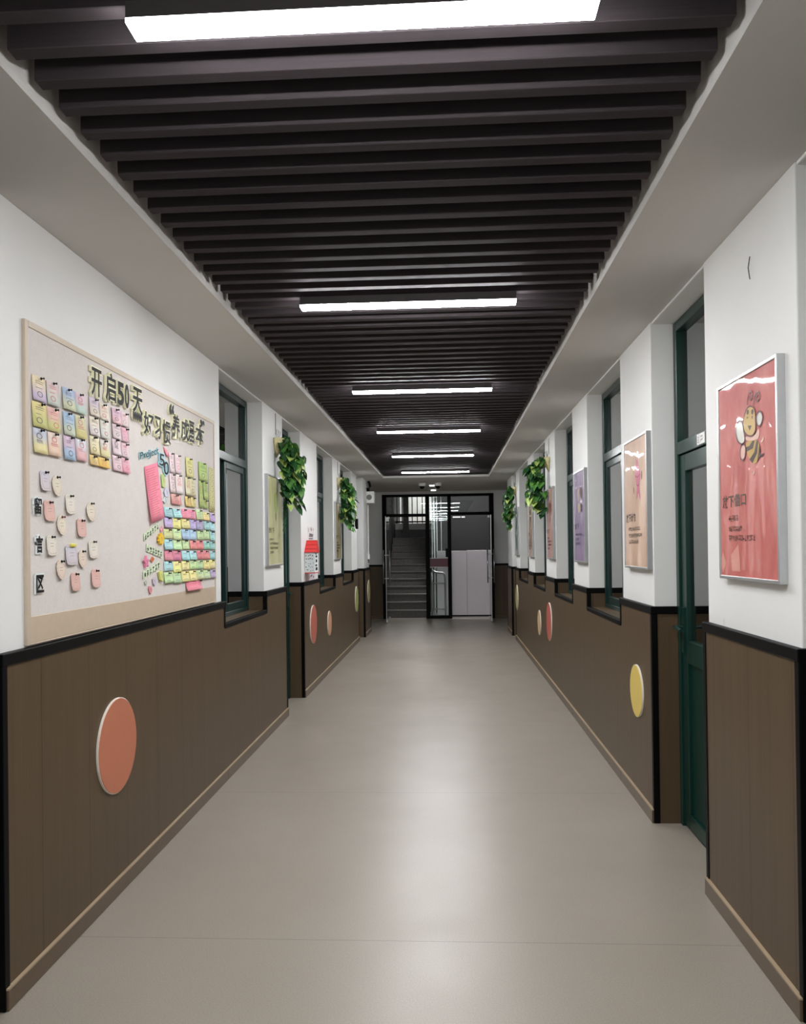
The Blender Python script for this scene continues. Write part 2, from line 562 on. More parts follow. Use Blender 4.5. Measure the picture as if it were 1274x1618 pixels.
struct(es.build('baseboard_end', M['skirt']), 'brown skirting board on the far end wall', 'skirting board')

# ------------------------------------------------------------------ windows
def window(n, s, F, a, b, label, flip=False):
    w = thing('window_%d' % n, (F, (a + b) / 2, HSILL), label, 'window', kind='structure')
    g = M['green']
    top = HS - .014
    fb = MB()
    J = .05
    fb.box(F, F + s * .07, a, a + J, HSILL, top); fb.box(F, F + s * .07, b - J, b, HSILL, top)
    fb.box(F, F + s * .07, a + J, b - J, top - .045, top); fb.box(F, F + s * .07, a + J, b - J, HSILL, HSILL + .03)
    fb.build('window_frame', g, w, bevel=.003, seg=1)
    MB().box(F - s * .004, F + s * .07, a + J, b - J, 2.085, 2.145).build('transom_bar', g, w, bevel=.004, seg=1)
    MB().box(F + s * .03, F + s * .036, a + J, b - J, 2.145, top - .045).build('upper_pane', M['glass'], w)
    mid = (a + b) / 2
    for k, (p, q) in enumerate(((a + J, mid + .025), (mid - .025, b - J))):
        dep = .045 if k == (1 if flip else 0) else .012
        x0, x1 = F + s * dep, F + s * (dep + .028)
        z0, z1 = HSILL + .03, 2.085
        sb = MB(); t = .048
        sb.box(x0, x1, p, p + t, z0, z1); sb.box(x0, x1, q - t, q, z0, z1)
        sb.box(x0, x1, p + t, q - t, z1 - t, z1); sb.box(x0, x1, p + t, q - t, z0, z0 + t * 1.15)
        so = sb.build('sliding_sash', g, w, bevel=.003, seg=1)
        MB().box(x0 + s * .012, x0 + s * .017, p + t, q - t, z0 + t, z1 - t).build('pane', M['glass'], so)
    return w
ordl = ['nearest', 'middle', 'farthest']
for i, (a, b) in enumerate(WIN_L):
    window(i + 1, -1, FL_, a, b, ['green framed window just past the notice board', 'green framed window just past the red roofed letter box',
                                 'green framed window beyond the far hanging ivy on the left'][i])
for i, (a, b) in enumerate(WIN_R):
    window(i + 4, 1, FR_, a, b, ['green framed window between the pink figure poster and the purple poster', 'green framed window just beyond the purple poster',
                                 'green framed window behind the near right hanging ivy', 'green framed window farthest down the right wall'][i])

# ------------------------------------------------------------------ green classroom doors
def door(n, s, F, a, b, label, plate=False):
    d = thing('door_%d' % n, (F, (a + b) / 2, 0), label, 'door', kind='structure')
    g = M['greendoor']; top = HS - .014; J = .05
    fb = MB()
    fb.box(F, F + s * .08, a, a + J, 0, top); fb.box(F, F + s * .08, b - J, b, 0, top)
    fb.box(F, F + s * .08, a + J, b - J, top - .05, top)
    fb.box(F, F + s * .08, a + J, b - J, 1.915, 1.98)
    fb.build('door_frame', g, d, bevel=.003, seg=1)
    MB().box(F + s * .03, F + s * .036, a + J, b - J, 1.98, top - .05).build('upper_pane', M['glass'], d)
    p, q = a + J + .004, b - J - .004
    x0, x1 = F + s * .012, F + s * .052
    lb = MB(); t = .085
    lb.box(x0, x1, p, p + t, .012, 1.91); lb.box(x0, x1, q - t, q, .012, 1.91)
    lb.box(x0, x1, p + t, q - t, 1.91 - t, 1.91); lb.box(x0, x1, p + t, q - t, .012, .085); lb.box(x0, x1, p + t, q - t, .85, .965)
    leaf = lb.build('door_leaf', g, d, bevel=.003, seg=1)
    MB().box(x0 + s * .02, x0 + s * .025, p + t, q - t, .965, 1.91 - t).build('door_pane', M['glass'], leaf)
    MB().box(x0 + s * .018, x0 + s * .03, p + t, q - t, .085, .85).build('lower_panel', g, leaf, bevel=.002)
    hb = MB()
    hy = q - .042
    hb.box(x0 - s * .012, x0, hy - .02, hy + .02, .90, 1.13)
    hb.tube([(x0 - s * .01, hy, 1.03), (x0 - s * .055, hy, 1.03)], .009)
    hb.tube([(x0 - s * .05, hy + .008, 1.03), (x0 - s * .053, hy - .06, 1.028), (x0 - s * .05, hy - .11, 1.022)], .009)
    hb.build('lever_handle', g, leaf, smooth=False)
    if plate:
        pl = MB().box(F - s * .004, F, 3.83, 3.945, 1.922, 1.972).build('number_plate', M['white'], d)
        pl['label'] = 'small white number plate'
        ib = MB()
        fn = lambda u, v, dd: (F - s * .0045 - s * dd, 3.945 - u, 1.922 + v)
        ib.stroke([(.034, .004), (.034, .046)], .003, fn)
        ib.stroke([(.012, .033), (.026, .035)], .004, fn); ib.stroke([(.012, .022), (.026, .022)], .004, fn); ib.stroke([(.010, .012), (.028, .011)], .004, fn)
        ib.stroke([(.055, .034), (.085, .036), (.086, .02), (.06, .018)], .004, fn); ib.stroke([(.056, .012), (.062, .02)], .004, fn)
        ib.build('lettering', M['softink'], pl)
    return d
door(1, 1, FR_, 3.45, 4.345, 'dark green classroom door past the bee poster', True)
door(2, -1, FL_, 7.08, 7.95, 'dark green classroom door between the yellow green poster and the letter box')

# ------------------------------------------------------------------ entrance frame with open glass leaves
e = thing('door_3', ((EX0 + EX1) / 2, YEND, 0), 'black framed glass entrance with two open leaves at the corridor end', 'door', kind='structure')
fb = MB()
ya, yb = YEND - .03, YEND + .09
MX0, MX1, NX0, NX1 = -.455, -.372, -.002, .074
fb.box(EX0, EX0 + .09, ya, yb, 0, EZ); fb.box(EX1 - .09, EX1, ya, yb, 0, EZ); fb.box(EX0, EX1, ya, yb, EZ - .05, EZ)
fb.box(MX0, MX1, ya, yb, 0, EZ); fb.box(NX0, NX1, ya, yb, 0, EZ)
fb.box(EX0, MX0, ya, yb, 2.10, 2.16); fb.box(NX1, EX1, ya, yb, 2.12, 2.18)
fb.box(MX1, NX0, ya, yb, 0, .06)
fb.build('entrance_frame', M['ebony'], e, bevel=.004, seg=1)
MB().box(EX0 + .09, MX0, YEND + .02, YEND + .03, 2.16, EZ - .05).build('transom_pane', M['clear'], e)
MB().box(NX1, EX1 - .09, YEND + .02, YEND + .03, 2.18, EZ - .05).build('transom_pane', M['clear'], e)
cp = MB().box(MX1, NX0, YEND + .02, YEND + .03, .06, EZ - .05).build('fixed_pane', M['clear'], e)
mr = MB().box(MX1 - .02, NX0, YEND + .008, YEND + .018, 1.06, 1.24).build('warning_band', M['maroon'], cp)
mr['label'] = 'maroon film band across the middle pane'
ml = MB().box(MX1, NX0, YEND + .006, YEND + .009, 1.235, 1.245)
ml.box(MX1, NX0, YEND + .006, YEND + .009, 1.052, 1.062)
ml.build('band_edge', M['white'], cp)
lk = MB().box(NX0 - .045, NX0 + .03, YEND - .05, YEND - .03, 1.26, 1.44).build('lock_case', M['black'], e, bevel=.005)
for hx, lab in ((-1.205, 'left'), (.835, 'right')):
    lf = MB().box(hx - .006, hx + .006, 15.85, YEND - .04, .03, 2.08).build('glass_leaf', M['clear'], e)
    cb_ = MB()
    cb_.box(hx - .014, hx + .014, 15.9, 16.1, .012, .05); cb_.box(hx - .014, hx + .014, YEND - .2, YEND - .04, .012, .05)
    cb_.box(hx - .014, hx + .014, YEND - .16, YEND - .04, 2.06, 2.10)
    cb_.box(hx - .007, hx + .007, 15.843, 15.85, .03, 2.08)
    cb_.build('clamp', M['steel'], lf)
    hb = MB()
    for o_ in (-.062, .062):
        hb.tube([(hx + o_, 16.0, .76), (hx + o_, 16.0, 1.42)], .014, 10)
    for z in (.86, 1.32):
        hb.tube([(hx - .062, 16.0, z), (hx + .062, 16.0, z)], .009, 8)
    hb.build('pull_handle', M['steel'], lf, smooth=True)

# ------------------------------------------------------------------ stair hall behind the entrance
st = thing('staircase', (-.86, 18.5, 0), 'grey terrazzo stair flight rising behind the left entrance opening', 'staircase')
for i in range(11):
    y0 = 17.05 + .28 * i
    b_ = MB().box(-1.34, -.42, y0, 20.2, .155 * i, .155 * (i + 1) - .03)
    b_.box(-1.34, -.42, y0 - .015, 20.2, .155 * (i + 1) - .03, .155 * (i + 1))
    b_.build('step', M['step'], st, bevel=.004, seg=1)
MB().box(-1.34, -.42, 20.2, 21.0, 1.60, 1.705).build('landing', M['step'], st)
for nm, bx, lab in (('wall_stair_left', (-1.75, -1.36, 17.0, 24.3, 0, 4.2), 'dark grey wall on the left of the stair flight'),
                    ('wall_stair_back', (-1.75, 2.6, 24.3, 24.4, 0, 4.2), 'grey wall behind the stair hall'),
                    ('wall_stair_side', (-.41, -.36, 18.5, 21.0, 0, 1.3), 'low grey wall beside the stair flight'),
                    ('wall_hall', (-.3, 1.6, 18.3, 18.4, 0, 4.2), 'plain grey wall behind the pale folding panel'),
                    ('wall_hall_right', (2.5, 2.6, 17.0, 24.3, 0, 4.2), 'grey wall on the right of the stair hall'),
                    ('wall_hall_front', (-1.75, 2.6, 16.93, 17.0, HS + .03, 4.2), 'grey wall over the entrance on the stair hall side')):
    struct(MB().box(*bx).build(nm, M['stairwall']), lab, 'wall')
struct(MB().box(-1.75, 2.6, 16.92, 24.4, 4.2, 4.3).build('ceiling_stair', M['soffit']), 'ceiling high over the stair hall', 'ceiling')
sb = MB().box(-1.35, -.3, 21.0, 21.9, 1.6, 1.93).build('landing_wall', M['room'])
struct(sb, 'grey low wall under the upper stair landing', 'wall')
wb = MB().box(-1.35, -.3, 20.98, 23.0, 1.93, 2.09)
struct(wb.build('upper_landing', M['wall']), 'white edge of the upper stair landing', 'landing')
struct(MB().box(-1.7, .6, 23.4, 23.5, 1.9, 4.2).build('wall_upper', M['wall']), 'bright white wall behind the upper stair railing', 'wall')
rt = thing('stair_railing', (-.9, 21.03, 2.09), 'black railing with upright bars along the upper stair landing', 'railing')
MB().box(-1.35, -.3, 21.0, 21.05, 2.115, 2.15).build('bottom_rail', M['ebony'], rt)
MB().box(-1.35, -.3, 21.0, 21.05, 3.02, 3.07).build('top_rail', M['ebony'], rt)
for i in range(8):
    x = -1.30 + .131 * i
    MB().box(x - .011, x + .011, 21.014, 21.036, 2.09, 3.02).build('railing_bar', M['ebony'], rt)
pt_ = MB().box(-1.14, -.99, 20.8, 20.92, 1.706, 3.4).build('stair_column', plain('dark_grey_column', (92, 92, 92), .5))
struct(pt_, 'dark grey column standing at the top of the stairs', 'column')
ul = MB().box(-1.0, -.2, 21.9, 22.9, 4.17, 4.19).build('ceiling_lamp', M['stairlamp'])
tag(ul, 'flat ceiling lamp over the upper stair landing', 'lamp')

hr = thing('stair_handrail', (-.2, 17.15, 0), 'steel looped handrail with two rungs behind the middle pane', 'handrail')
hb = MB()
hb.tube([(-.345, 17.18, 0), (-.345, 17.18, .93), (-.33, 17.17, 1.0), (-.28, 17.15, .95), (-.2, 17.12, .93), (-.11, 17.12, .93), (-.075, 17.12, .90), (-.065, 17.12, .84), (-.06, 17.12, 0)], .022, 10)
hb.build('loop_tube', M['steel'], hr, smooth=True)
for z in (.71, .17):
    MB().tube([(-.33, 17.15, z), (-.065, 17.12, z)], .013, 8).build('rung', M['steel'], hr, smooth=True)

ls = thing('lift_screen', (-.2, 17.9, 0), 'slim steel post screen seen through the middle pane', 'screen')
for x, w in ((-.34, .018), (-.29, .03), (-.235, .022), (-.14, .012)):
    MB().box(x - w / 2, x + w / 2, 17.9, 17.93, 0, 2.9).build('post', M['steel'], ls)

wp = thing('folding_panel', (.3, 17.3, 0), 'tall pale white two leaf panel standing inside the right entrance opening', 'panel')
MB().box(-.235, .394, 17.28, 17.32, .03, 1.386).build('panel_leaf', M['panelwhite'], wp, bevel=.004)
MB().box(.398, .933, 17.28, 17.32, .03, 1.395).build('panel_leaf', M['panelwhite'], wp, bevel=.004)
MB().box(-.22, .915, 17.285, 17.315, 0, .03).build('panel_foot', M['black'], wp)
sg = MB().box(.12, .29, 18.28, 18.3, 2.12, 2.15)
sg.box(.31, .39, 18.28, 18.3, 2.12, 2.15)
tag(sg.build('wall_sign', M['white']), 'small white strip sign high on the grey wall beyond the entrance', 'sign')
hl = MB().box(.1, .8, 17.01, 17.17, 3.6, 3.63).build('ceiling_lamp', m_emit('added_hall_glow', (1, .97, .98), 210.0))  # lamp added out of view to brighten the folding panel
tag(hl, 'unseen added lamp in the stair hall brightening the white panel', 'lamp')

# ------------------------------------------------------------------ linear lamps
names = ['nearest the camera, largest in view', 'second from the camera', 'third from the camera', 'fourth from the camera', 'fifth from the camera', 'farthest, closest to the entrance']
def tube_lamp(yc, label, group=None):
    t = thing('linear_lamp', (-.175, yc, 2.60), label, 'lamp', group)
    MB().box(-.685, .335, yc - .034, yc + .034, 2.611, 2.648).build('housing', M['housing'], t)
    MB().box(-.685, .335, yc - .033, yc + .033, 2.60, 2.6108).build('diffuser', M['lamp'], t)
for i, yc in enumerate((1.765, 3.865, 6.0, 8.1, 10.26, 12.46)):
    tube_lamp(yc, 'long white tube lamp across the slats, ' + names[i], 'tube lamps in a row under the slatted ceiling')
tube_lamp(-.39, 'long white tube lamp overhead behind the viewer')

# dome cameras and downlights on the far soffit
for x, lab in ((-.45, 'left'), (-.166, 'right')):
    t = thing('dome_camera', (x, 14.7, HS), 'small white ceiling dome camera %s of the downlights' % lab, 'security camera', 'dome cameras before the entrance')
    MB().lathe((x, 14.7, HS), (0, 0, -1), [(.062, 0), (.062, .045), (.055, .055)], 20).build('mount', M['white'], t, smooth=False)
    MB().lathe((x, 14.7, HS - .055), (0, 0, -1), [(.046, 0), (.043, .02), (.03, .04), (.012, .05)], 18).build('dark_dome', M['black'], t, smooth=True)
for yy, lab in ((15.1, 'nearer'), (16.35, 'farther')):
    t = thing('downlight', (-.275, yy, HS), 'small round ceiling downlight, the %s of two before the entrance' % lab, 'lamp', 'downlights before the entrance')
    MB().lathe((-.275, yy, HS), (0, 0, -1), [(.06, 0), (.06, .008), (.05, .01)], 20).build('ring', M['white'], t)
    MB().lathe((-.275, yy, HS - .01), (0, 0, -1), [(.048, 0), (.046, .012)], 20).build('diffuser', M['lobby'], t)

# ------------------------------------------------------------------ round wall discs
def disc(s, D, yc, zc, dia, col, label):
    t = thing('wall_disc', (D, yc, zc - dia / 2), label, 'wall decoration', 'round coloured discs on the wood panelling')
    r = dia / 2
    MB().lathe((D, yc, zc), (-s, 0, 0), [(r, 0), (r, .008), (r - .0015, .009)], 48).build('rim', M['rim'], t)
    MB().lathe((D - s * .009, yc, zc), (-s, 0, 0), [(r - .003, 0), (r - .004, .002)], 48).build('disc_face', plain('disc_' + '_'.join(map(str, col)), col, .55, spec=.3, vary=.04), t)
disc(-1, DL, 3.40, .63, .40, (196, 122, 94), 'large orange disc on the brown panel below the notice board')
disc(-1, DL, 8.47, .67, .40, (188, 104, 88), 'large salmon red disc on the left panelling below the letter box')
disc(-1, DL, 9.62, .575, .29, (206, 156, 124), 'small peach disc on the left panelling under the window sill')
disc(-1, DL, 12.52, .68, .39, (160, 168, 104), 'yellow green disc near the far end of the left panelling')
disc(-1, DL + .05, 13.95, .72, .39, (170, 172, 120), 'grey green disc on the last left column')
disc(1, DR, 4.68, .63, .295, (226, 200, 108), 'yellow disc on the right panelling below the pink figure poster')
disc(1, DR, 8.66, .66, .40, (184, 96, 84), 'large red disc on the right panelling')
disc(1, DR, 9.6, .565, .29, (202, 172, 130), 'small tan disc on the right panelling beside the red disc')
disc(1, DR, 12.67, .67, .39, (186, 180, 128), 'pale green disc at the far end of the right panelling')

# ------------------------------------------------------------------ notice board
BX = -1.427  # board and notes: placed from image pixels, then scaled about the camera to here
board = thing('notice_board', (WL, 3.77, 1.14), 'large grey felt notice board in a tan frame covered with notes', 'notice board')
MB().box(WL, BX - .001, 2.715, 4.93, 1.16, 2.235).build('felt_panel', M['felt'], board)
bf = MB()
y0, y1, z0, z1 = 2.692, 4.945, 1.1355, 2.248
for q in ((y0, y0 + .024, z0, z1), (y1 - .014, y1, z0, z1)):
    bf.box(WL, BX + .003, q[0], q[1], q[2], q[3])
bf.box(WL, BX + .003, y0 + .024, y1 - .014, z1 - .022, z1)
bf.box(WL, BX + .003, y0 + .024, y1 - .014, z0, z0 + .006)
bf.build('board_frame', M['tan'], board, bevel=.002)
MB().box(WL, BX + .0005, y0 + .024, y1 - .014, z0 + .006, 1.233).build('bottom_strip', M['strip'], board, bevel=.002)

def LB(yv, zv, d=0.0):
    return (BX + d, yv, zv)
def pin(parent, yv, zv, d=.006, m=None):
    MB().lathe((BX + d, yv, zv), (1, 0, 0), [(.0052, 0), (.005, .002), (.0024, .0035), (.0024, .008), (.0042, .010), (.0042, .012)], 8).build('push_pin', m or M['ink'], parent)
def sheet(parent, name, q, mat, lift=.012, nx=3, nz=5, top_lift=.002, skew=0.0):
    ya, yb, zt, zb = q
    vs, fs = [], []
    for j in range(nz + 1):
        tt = j / nz
        for i in range(nx + 1):
            u = i / nx
            d = top_lift + lift * tt ** 1.6 + .0015 * math.sin(u * PI)
            vs.append(LB(ya + (yb - ya) * u, zt + (zb - zt) * tt + skew * u * tt, d))
    w = nx + 1
    for j in range(nz):
        for i in range(nx):
            fs.append((j * w + i, (j + 1) * w + i, (j + 1) * w + i + 1, j * w + i + 1))
    o = MB().raw(vs, fs).build(name, mat, parent, smooth=True)
    so = o.modifiers.new('thickness', 'SOLIDIFY'); so.thickness = .0008; so.offset = -1
    def surf(u, v, e=.0012):
        d = top_lift + lift * v ** 1.6 + .0015 * math.sin(u * PI)
        return LB(ya + (yb - ya) * u, zt + (zb - zt) * v + skew * u * v, d + e)
    return o, surf

def mixc(a, b, f): return tuple(x + (y - x) * f for x, y in zip(a, b))
ORDW = ['first', 'second', 'third', 'fourth', 'fifth', 'sixth', 'seventh', 'eighth']
STICK = dict(cyan=(168, 220, 226), pink=(240, 138, 164), green=(196, 226, 164), yellow=(244, 234, 148), purple=(186, 166, 214),
             lime=(218, 226, 150), blue=(166, 202, 230), coral=(244, 140, 144), teal=(152, 212, 204))
ROWS = [
[('cyan', 4.036, 4.165, 1.674, 1.628), ('cyan', 4.171, 4.298, 1.673, 1.628), ('pink', 4.298, 4.427, 1.678, 1.629), ('pink', 4.427, 4.552, 1.68, 1.63), ('green', 4.558, 4.682, 1.686, 1.63), ('yellow', 4.688, 4.814, 1.676, 1.631), ('purple', 4.82, 4.93, 1.674, 1.629)],
[('purple', 4.035, 4.158, 1.623, 1.573), ('yellow', 4.164, 4.296, 1.624, 1.572), ('yellow', 4.3, 4.438, 1.625, 1.574), ('purple', 4.443, 4.562, 1.625, 1.573), ('purple', 4.562, 4.687, 1.625, 1.572), ('cyan', 4.708, 4.819, 1.624, 1.577), ('cyan', 4.819, 4.93, 1.623, 1.574)],
[('lime', 4.028, 4.162, 1.564, 1.515), ('green', 4.165, 4.3, 1.567, 1.513), ('blue', 4.302, 4.436, 1.568, 1.516), ('blue', 4.439, 4.56, 1.568, 1.515), ('green', 4.573, 4.699, 1.567, 1.515), ('green', 4.699, 4.817, 1.573, 1.518), ('cyan', 4.824, 4.93, 1.568, 1.513)],
[('cyan', 4.031, 4.16, 1.511, 1.46), ('green', 4.165, 4.304, 1.509, 1.46), ('green', 4.315, 4.428, 1.51, 1.461), ('coral', 4.442, 4.565, 1.508, 1.463), ('coral', 4.567, 4.697, 1.509, 1.461), ('teal', 4.699, 4.814, 1.506, 1.461), ('teal', 4.821, 4.93, 1.505, 1.459)],
[('pink', 4.035, 4.158, 1.455, 1.406), ('pink', 4.164, 4.296, 1.453, 1.404), ('cyan', 4.299, 4.432, 1.452, 1.404), ('cyan', 4.435, 4.556, 1.45, 1.404), ('coral', 4.569, 4.687, 1.453, 1.404), ('coral', 4.688, 4.812, 1.451, 1.402), ('cyan', 4.816, 4.93, 1.449, 1.4)],
[('cyan', 4.028, 4.162, 1.399, 1.351), ('yellow', 4.164, 4.294, 1.397, 1.34), ('yellow', 4.3, 4.43, 1.398, 1.349), ('green', 4.433, 4.561, 1.4, 1.349), ('green', 4.563, 4.685, 1.396, 1.347), ('yellow', 4.689, 4.81, 1.394, 1.346), ('yellow', 4.81, 4.927, 1.396, 1.345)],
[('green', 4.026, 4.155, 1.344, 1.29), ('green', 4.158, 4.287, 1.343, 1.287), ('yellow', 4.293, 4.428, 1.341, 1.287), ('yellow', 4.431, 4.559, 1.341, 1.287), ('green', 4.561, 4.689, 1.34, 1.29), ('green', 4.69, 4.815, 1.338, 1.289), ('purple', 4.822, 4.93, 1.333, 1.29)],
]
ROWN = ['top row', 'second row', 'third row', 'fourth row', 'fifth row', 'sixth row', 'bottom row']
rr = random.Random(3)
def handwriting(parent, surf, rows, m=None, u0=.18, u1=.82, v0=.3, v1=.75, w=.0022):
    hb = MB()
    for k in range(rows):
        v = v0 + (v1 - v0) * (k / max(1, rows - 1))
        n = 7; e = u0 + (u1 - u0) * rr.uniform(.55, 1)
        P = [(u0 + (e - u0) * i / (n - 1), v + rr.uniform(-.025, .025)) for i in range(n)]
        top = [surf(u, vv - .02) for u, vv in P]; bot = [surf(u, vv + .02) for u, vv in P]
        hb.raw(top + bot, [(i, i + 1, n + i + 1, n + i) for i in range(n - 1)])
    hb.build('handwriting', m or M['noteink'], parent)
for r, row in enumerate(ROWS):
    for c, (colr, ya, yb, zt, zb) in enumerate(row):
        pos = ['at the left end', 'second from the left', 'third from the left', 'in the middle', 'third from the right', 'second from the right', 'at the right end'][c]
        t = thing('sticky_note', (BX, (ya + yb) / 2, zb), '%s sticky note %s of the %s of the note grid' % (colr, pos, ROWN[r]), 'sticky note', 'sticky notes in a grid on the notice board')
        base = mixc(STICK[colr], (255, 255, 250), .14)
        j = rr.uniform(.95, 1.04)
        top = tuple(min(255, x * j) for x in base); bot = tuple(min(255, x * j * rr.uniform(.97, 1.06)) for x in base)
        _, sf = sheet(t, 'note_sheet', (ya + .001, yb - .001, zt, zb - .001), m_card('%s_%d_%d' % (colr, r, c), top, bot), lift=rr.uniform(.003, .009), nx=3, nz=4, skew=rr.uniform(-.004, .004))
        handwriting(t, sf, 3 if r == 0 else 2)
        pin(t, ya + (yb - ya) * rr.uniform(.4, .62), zt - .005)
t = thing('sticky_note', (BX, 4.5, 1.233), 'wide pink sticky note alone below the note grid', 'sticky note')
_, sf = sheet(t, 'note_sheet', (4.366, 4.634, 1.284, 1.233), m_card('pinkwide', (240, 140, 160), (246, 156, 172)), .014)
handwriting(t, sf, 2, M['pinkink']); pin(t, 4.61, 1.28)

# printed cards in pairs of columns
CARDS = {
'yellow edged': [(2.734, 2.83, 2.068, 1.98), (2.835, 2.931, 2.069, 1.982), (2.732, 2.837, 1.977, 1.888), (2.838, 2.937, 1.975, 1.888), (2.738, 2.838, 1.885, 1.798), (2.841, 2.938, 1.885, 1.8)],
'blue edged': [(2.957, 3.059, 2.069, 1.987), (3.058, 3.153, 2.068, 1.989), (2.961, 3.055, 1.978, 1.891), (3.059, 3.154, 1.981, 1.892), (2.962, 3.056, 1.89, 1.799), (3.059, 3.152, 1.893, 1.806)],
'cream': [(3.184, 3.275, 2.073, 2.0), (3.278, 3.37, 2.066, 1.998), (3.182, 3.277, 1.997, 1.921), (3.284, 3.372, 1.999, 1.922), (3.184, 3.275, 1.918, 1.845), (3.282, 3.374, 1.916, 1.844), (3.182, 3.262, 1.841, 1.801), (3.262, 3.372, 1.841, 1.8)],
'rose pink': [(3.404, 3.5, 2.069, 2.002), (3.499, 3.583, 2.066, 2.004), (3.406, 3.498, 2.0, 1.937), (3.502, 3.581, 1.999, 1.935), (3.404, 3.496, 1.936, 1.868), (3.5, 3.583, 1.931, 1.868), (3.406, 3.503, 1.865, 1.799), (3.502, 3.594, 1.865, 1.799)],
'white and pink': [(4.118, 4.195, 1.96, 1.857), (4.205, 4.296, 1.96, 1.86), (4.119, 4.202, 1.853, 1.753), (4.212, 4.328, 1.856, 1.754), (4.141, 4.297, 1.748, 1.695)],
'lemon': [(4.385, 4.515, 1.964, 1.858), (4.371, 4.457, 1.856, 1.755), (4.457, 4.548, 1.858, 1.757), (4.367, 4.459, 1.75, 1.695), (4.465, 4.55, 1.751, 1.696)],
'leaf green': [(4.613, 4.777, 1.964, 1.859), (4.615, 4.692, 1.856, 1.7), (4.7, 4.786, 1.855, 1.753), (4.702, 4.782, 1.75, 1.7)],
}
CC = {
'yellow edged': [((240, 224, 190), (214, 200, 222)), ((226, 208, 206), (206, 214, 204)), ((230, 218, 156), (206, 204, 138)), ((234, 196, 184), (214, 210, 150)), ((200, 204, 216), (234, 222, 168)), ((236, 218, 206), (236, 206, 184))],
'blue edged': [((182, 198, 222), (214, 218, 186)), ((224, 204, 214), (196, 214, 204)), ((182, 206, 232), (208, 216, 196)), ((222, 218, 186), (220, 210, 150)), ((220, 196, 214), (178, 202, 226)), ((226, 226, 232), (230, 186, 188))],
'cream': [((220, 206, 220), (232, 220, 204)), ((232, 222, 206), (234, 224, 210)), ((236, 226, 208), (230, 222, 220)), ((228, 228, 218), (222, 224, 218)), ((236, 228, 196), (232, 220, 176)), ((232, 226, 216), (228, 218, 170)), ((240, 216, 150), (232, 202, 140)), ((238, 208, 130), (236, 200, 110))],
'rose pink': [((228, 196, 214), (238, 200, 206)), ((232, 212, 216), (232, 216, 216)), ((234, 214, 220), (234, 218, 220)), ((236, 190, 204), (232, 196, 210)), ((234, 216, 222), (232, 214, 220)), ((236, 206, 212), (230, 212, 220)), ((236, 210, 216), (236, 206, 214)), ((234, 190, 202), (232, 170, 184))],
'white and pink': [((240, 218, 222), (242, 224, 226)), ((242, 222, 224), (240, 218, 222)), ((242, 220, 224), (242, 222, 222)), ((240, 224, 222), (240, 228, 226)), ((232, 180, 172), (230, 160, 156))],
'lemon': [((226, 224, 150), (226, 218, 160)), ((226, 218, 178), (230, 222, 188)), ((230, 224, 186), (226, 216, 180)), ((232, 212, 140), (230, 206, 132)), ((234, 216, 150), (230, 214, 150))],
'leaf green': [((176, 206, 124), (190, 212, 138)), ((168, 190, 116), (186, 206, 134)), ((178, 200, 124), (186, 204, 134)), ((166, 190, 110), (180, 200, 128))],
}
rc_ = random.Random(11)
def printed(parent, surf, k):
    pb = MB()
    inks = [M['softink'], M['pinkink']]
    n = 14
    cu, cv, ru, rv = rc_.uniform(.38, .6), rc_.choice((.3, .68, .72)), .2, .12
    o = [surf(cu + ru * math.cos(2 * PI * i / n), cv + rv * math.sin(2 * PI * i / n)) for i in range(n)]
    q = [surf(cu + ru * .78 * math.cos(2 * PI * i / n), cv + rv * .78 * math.sin(2 * PI * i / n)) for i in range(n)]
    pb.raw(o + q, [(i, (i + 1) % n, n + (i + 1) % n, n + i) for i in range(n)])
    for v in ([.5, .56] if cv < .5 else [.2, .28]) + [.46]:
        e = rc_.uniform(.55, .85)
        pb.raw([surf(.2, v), surf(e, v), surf(e, v + .018), surf(.2, v + .018)], [(0, 1, 2, 3)])
    pb.build('printed_drawing', inks[k % 2], parent)
RN = ['top', 'second', 'third', 'bottom']
for name, lst in CARDS.items():
    for i, q in enumerate(lst):
        n = len(lst)
        if name == 'white and pink':
            where = ['top left of', 'top right of', 'left middle of', 'right middle of', 'curled at the bottom of'][i]
        elif name == 'lemon':
            where = ['wide at the top of', 'left middle of', 'right middle of', 'bottom left of', 'bottom right of'][i]
        elif name == 'leaf green':
            where = ['wide at the top of', 'tall at the left of', 'right middle of', 'bottom right of'][i]
        else:
            rws = n // 2
            rn = (['top', 'middle', 'bottom'] if rws == 3 else ['top', 'upper middle', 'lower middle', 'bottom'])[i // 2]
            where = '%s %s of' % (rn, 'left' if i % 2 == 0 else 'right')
        t = thing('picture_card', (BX, (q[0] + q[1]) / 2, q[3]), 'small printed card, %s the %s card block' % (where, name), 'card', 'printed cards on the notice board')
        a, b = CC[name][i]
        _, sf = sheet(t, 'card_sheet', (q[0] + .001, q[1] - .001, q[2], q[3] + .001), m_card('%s_%d' % (name.replace(' ', '_'), i), a, b, .5), lift=.006, top_lift=.003)
        printed(t, sf, i)
        pin(t, (q[0] + q[1]) / 2 + rc_.uniform(-.01, .01), q[2] - .006, .008)
# long strip of drawings at the right edge
t = thing('paper_strip', (BX, 4.873, 1.687), 'tall pale yellow paper strip of eight little framed drawings', 'paper strip')
_, sf = sheet(t, 'card_sheet', (4.817, 4.928, 1.954, 1.687), m_card('strip', (226, 224, 170), (230, 226, 160)), .003)
for k in range(8):
    fb = MB(); va, vb = .02 + k * .122, .02 + k * .122 + .095
    for (u0, v0, u1, v1) in ((.15, va, .85, va + .008), (.15, vb - .008, .85, vb), (.15, va, .19, vb), (.81, va, .85, vb), (.35, va + .03, .65, va + .042), (.4, va + .055, .6, va + .066)):
        fb.raw([sf(u0, v0), sf(u1, v0), sf(u1, v1), sf(u0, v1)], [(0, 1, 2, 3)])
    fb.build('framed_drawing', M['softink'], t)

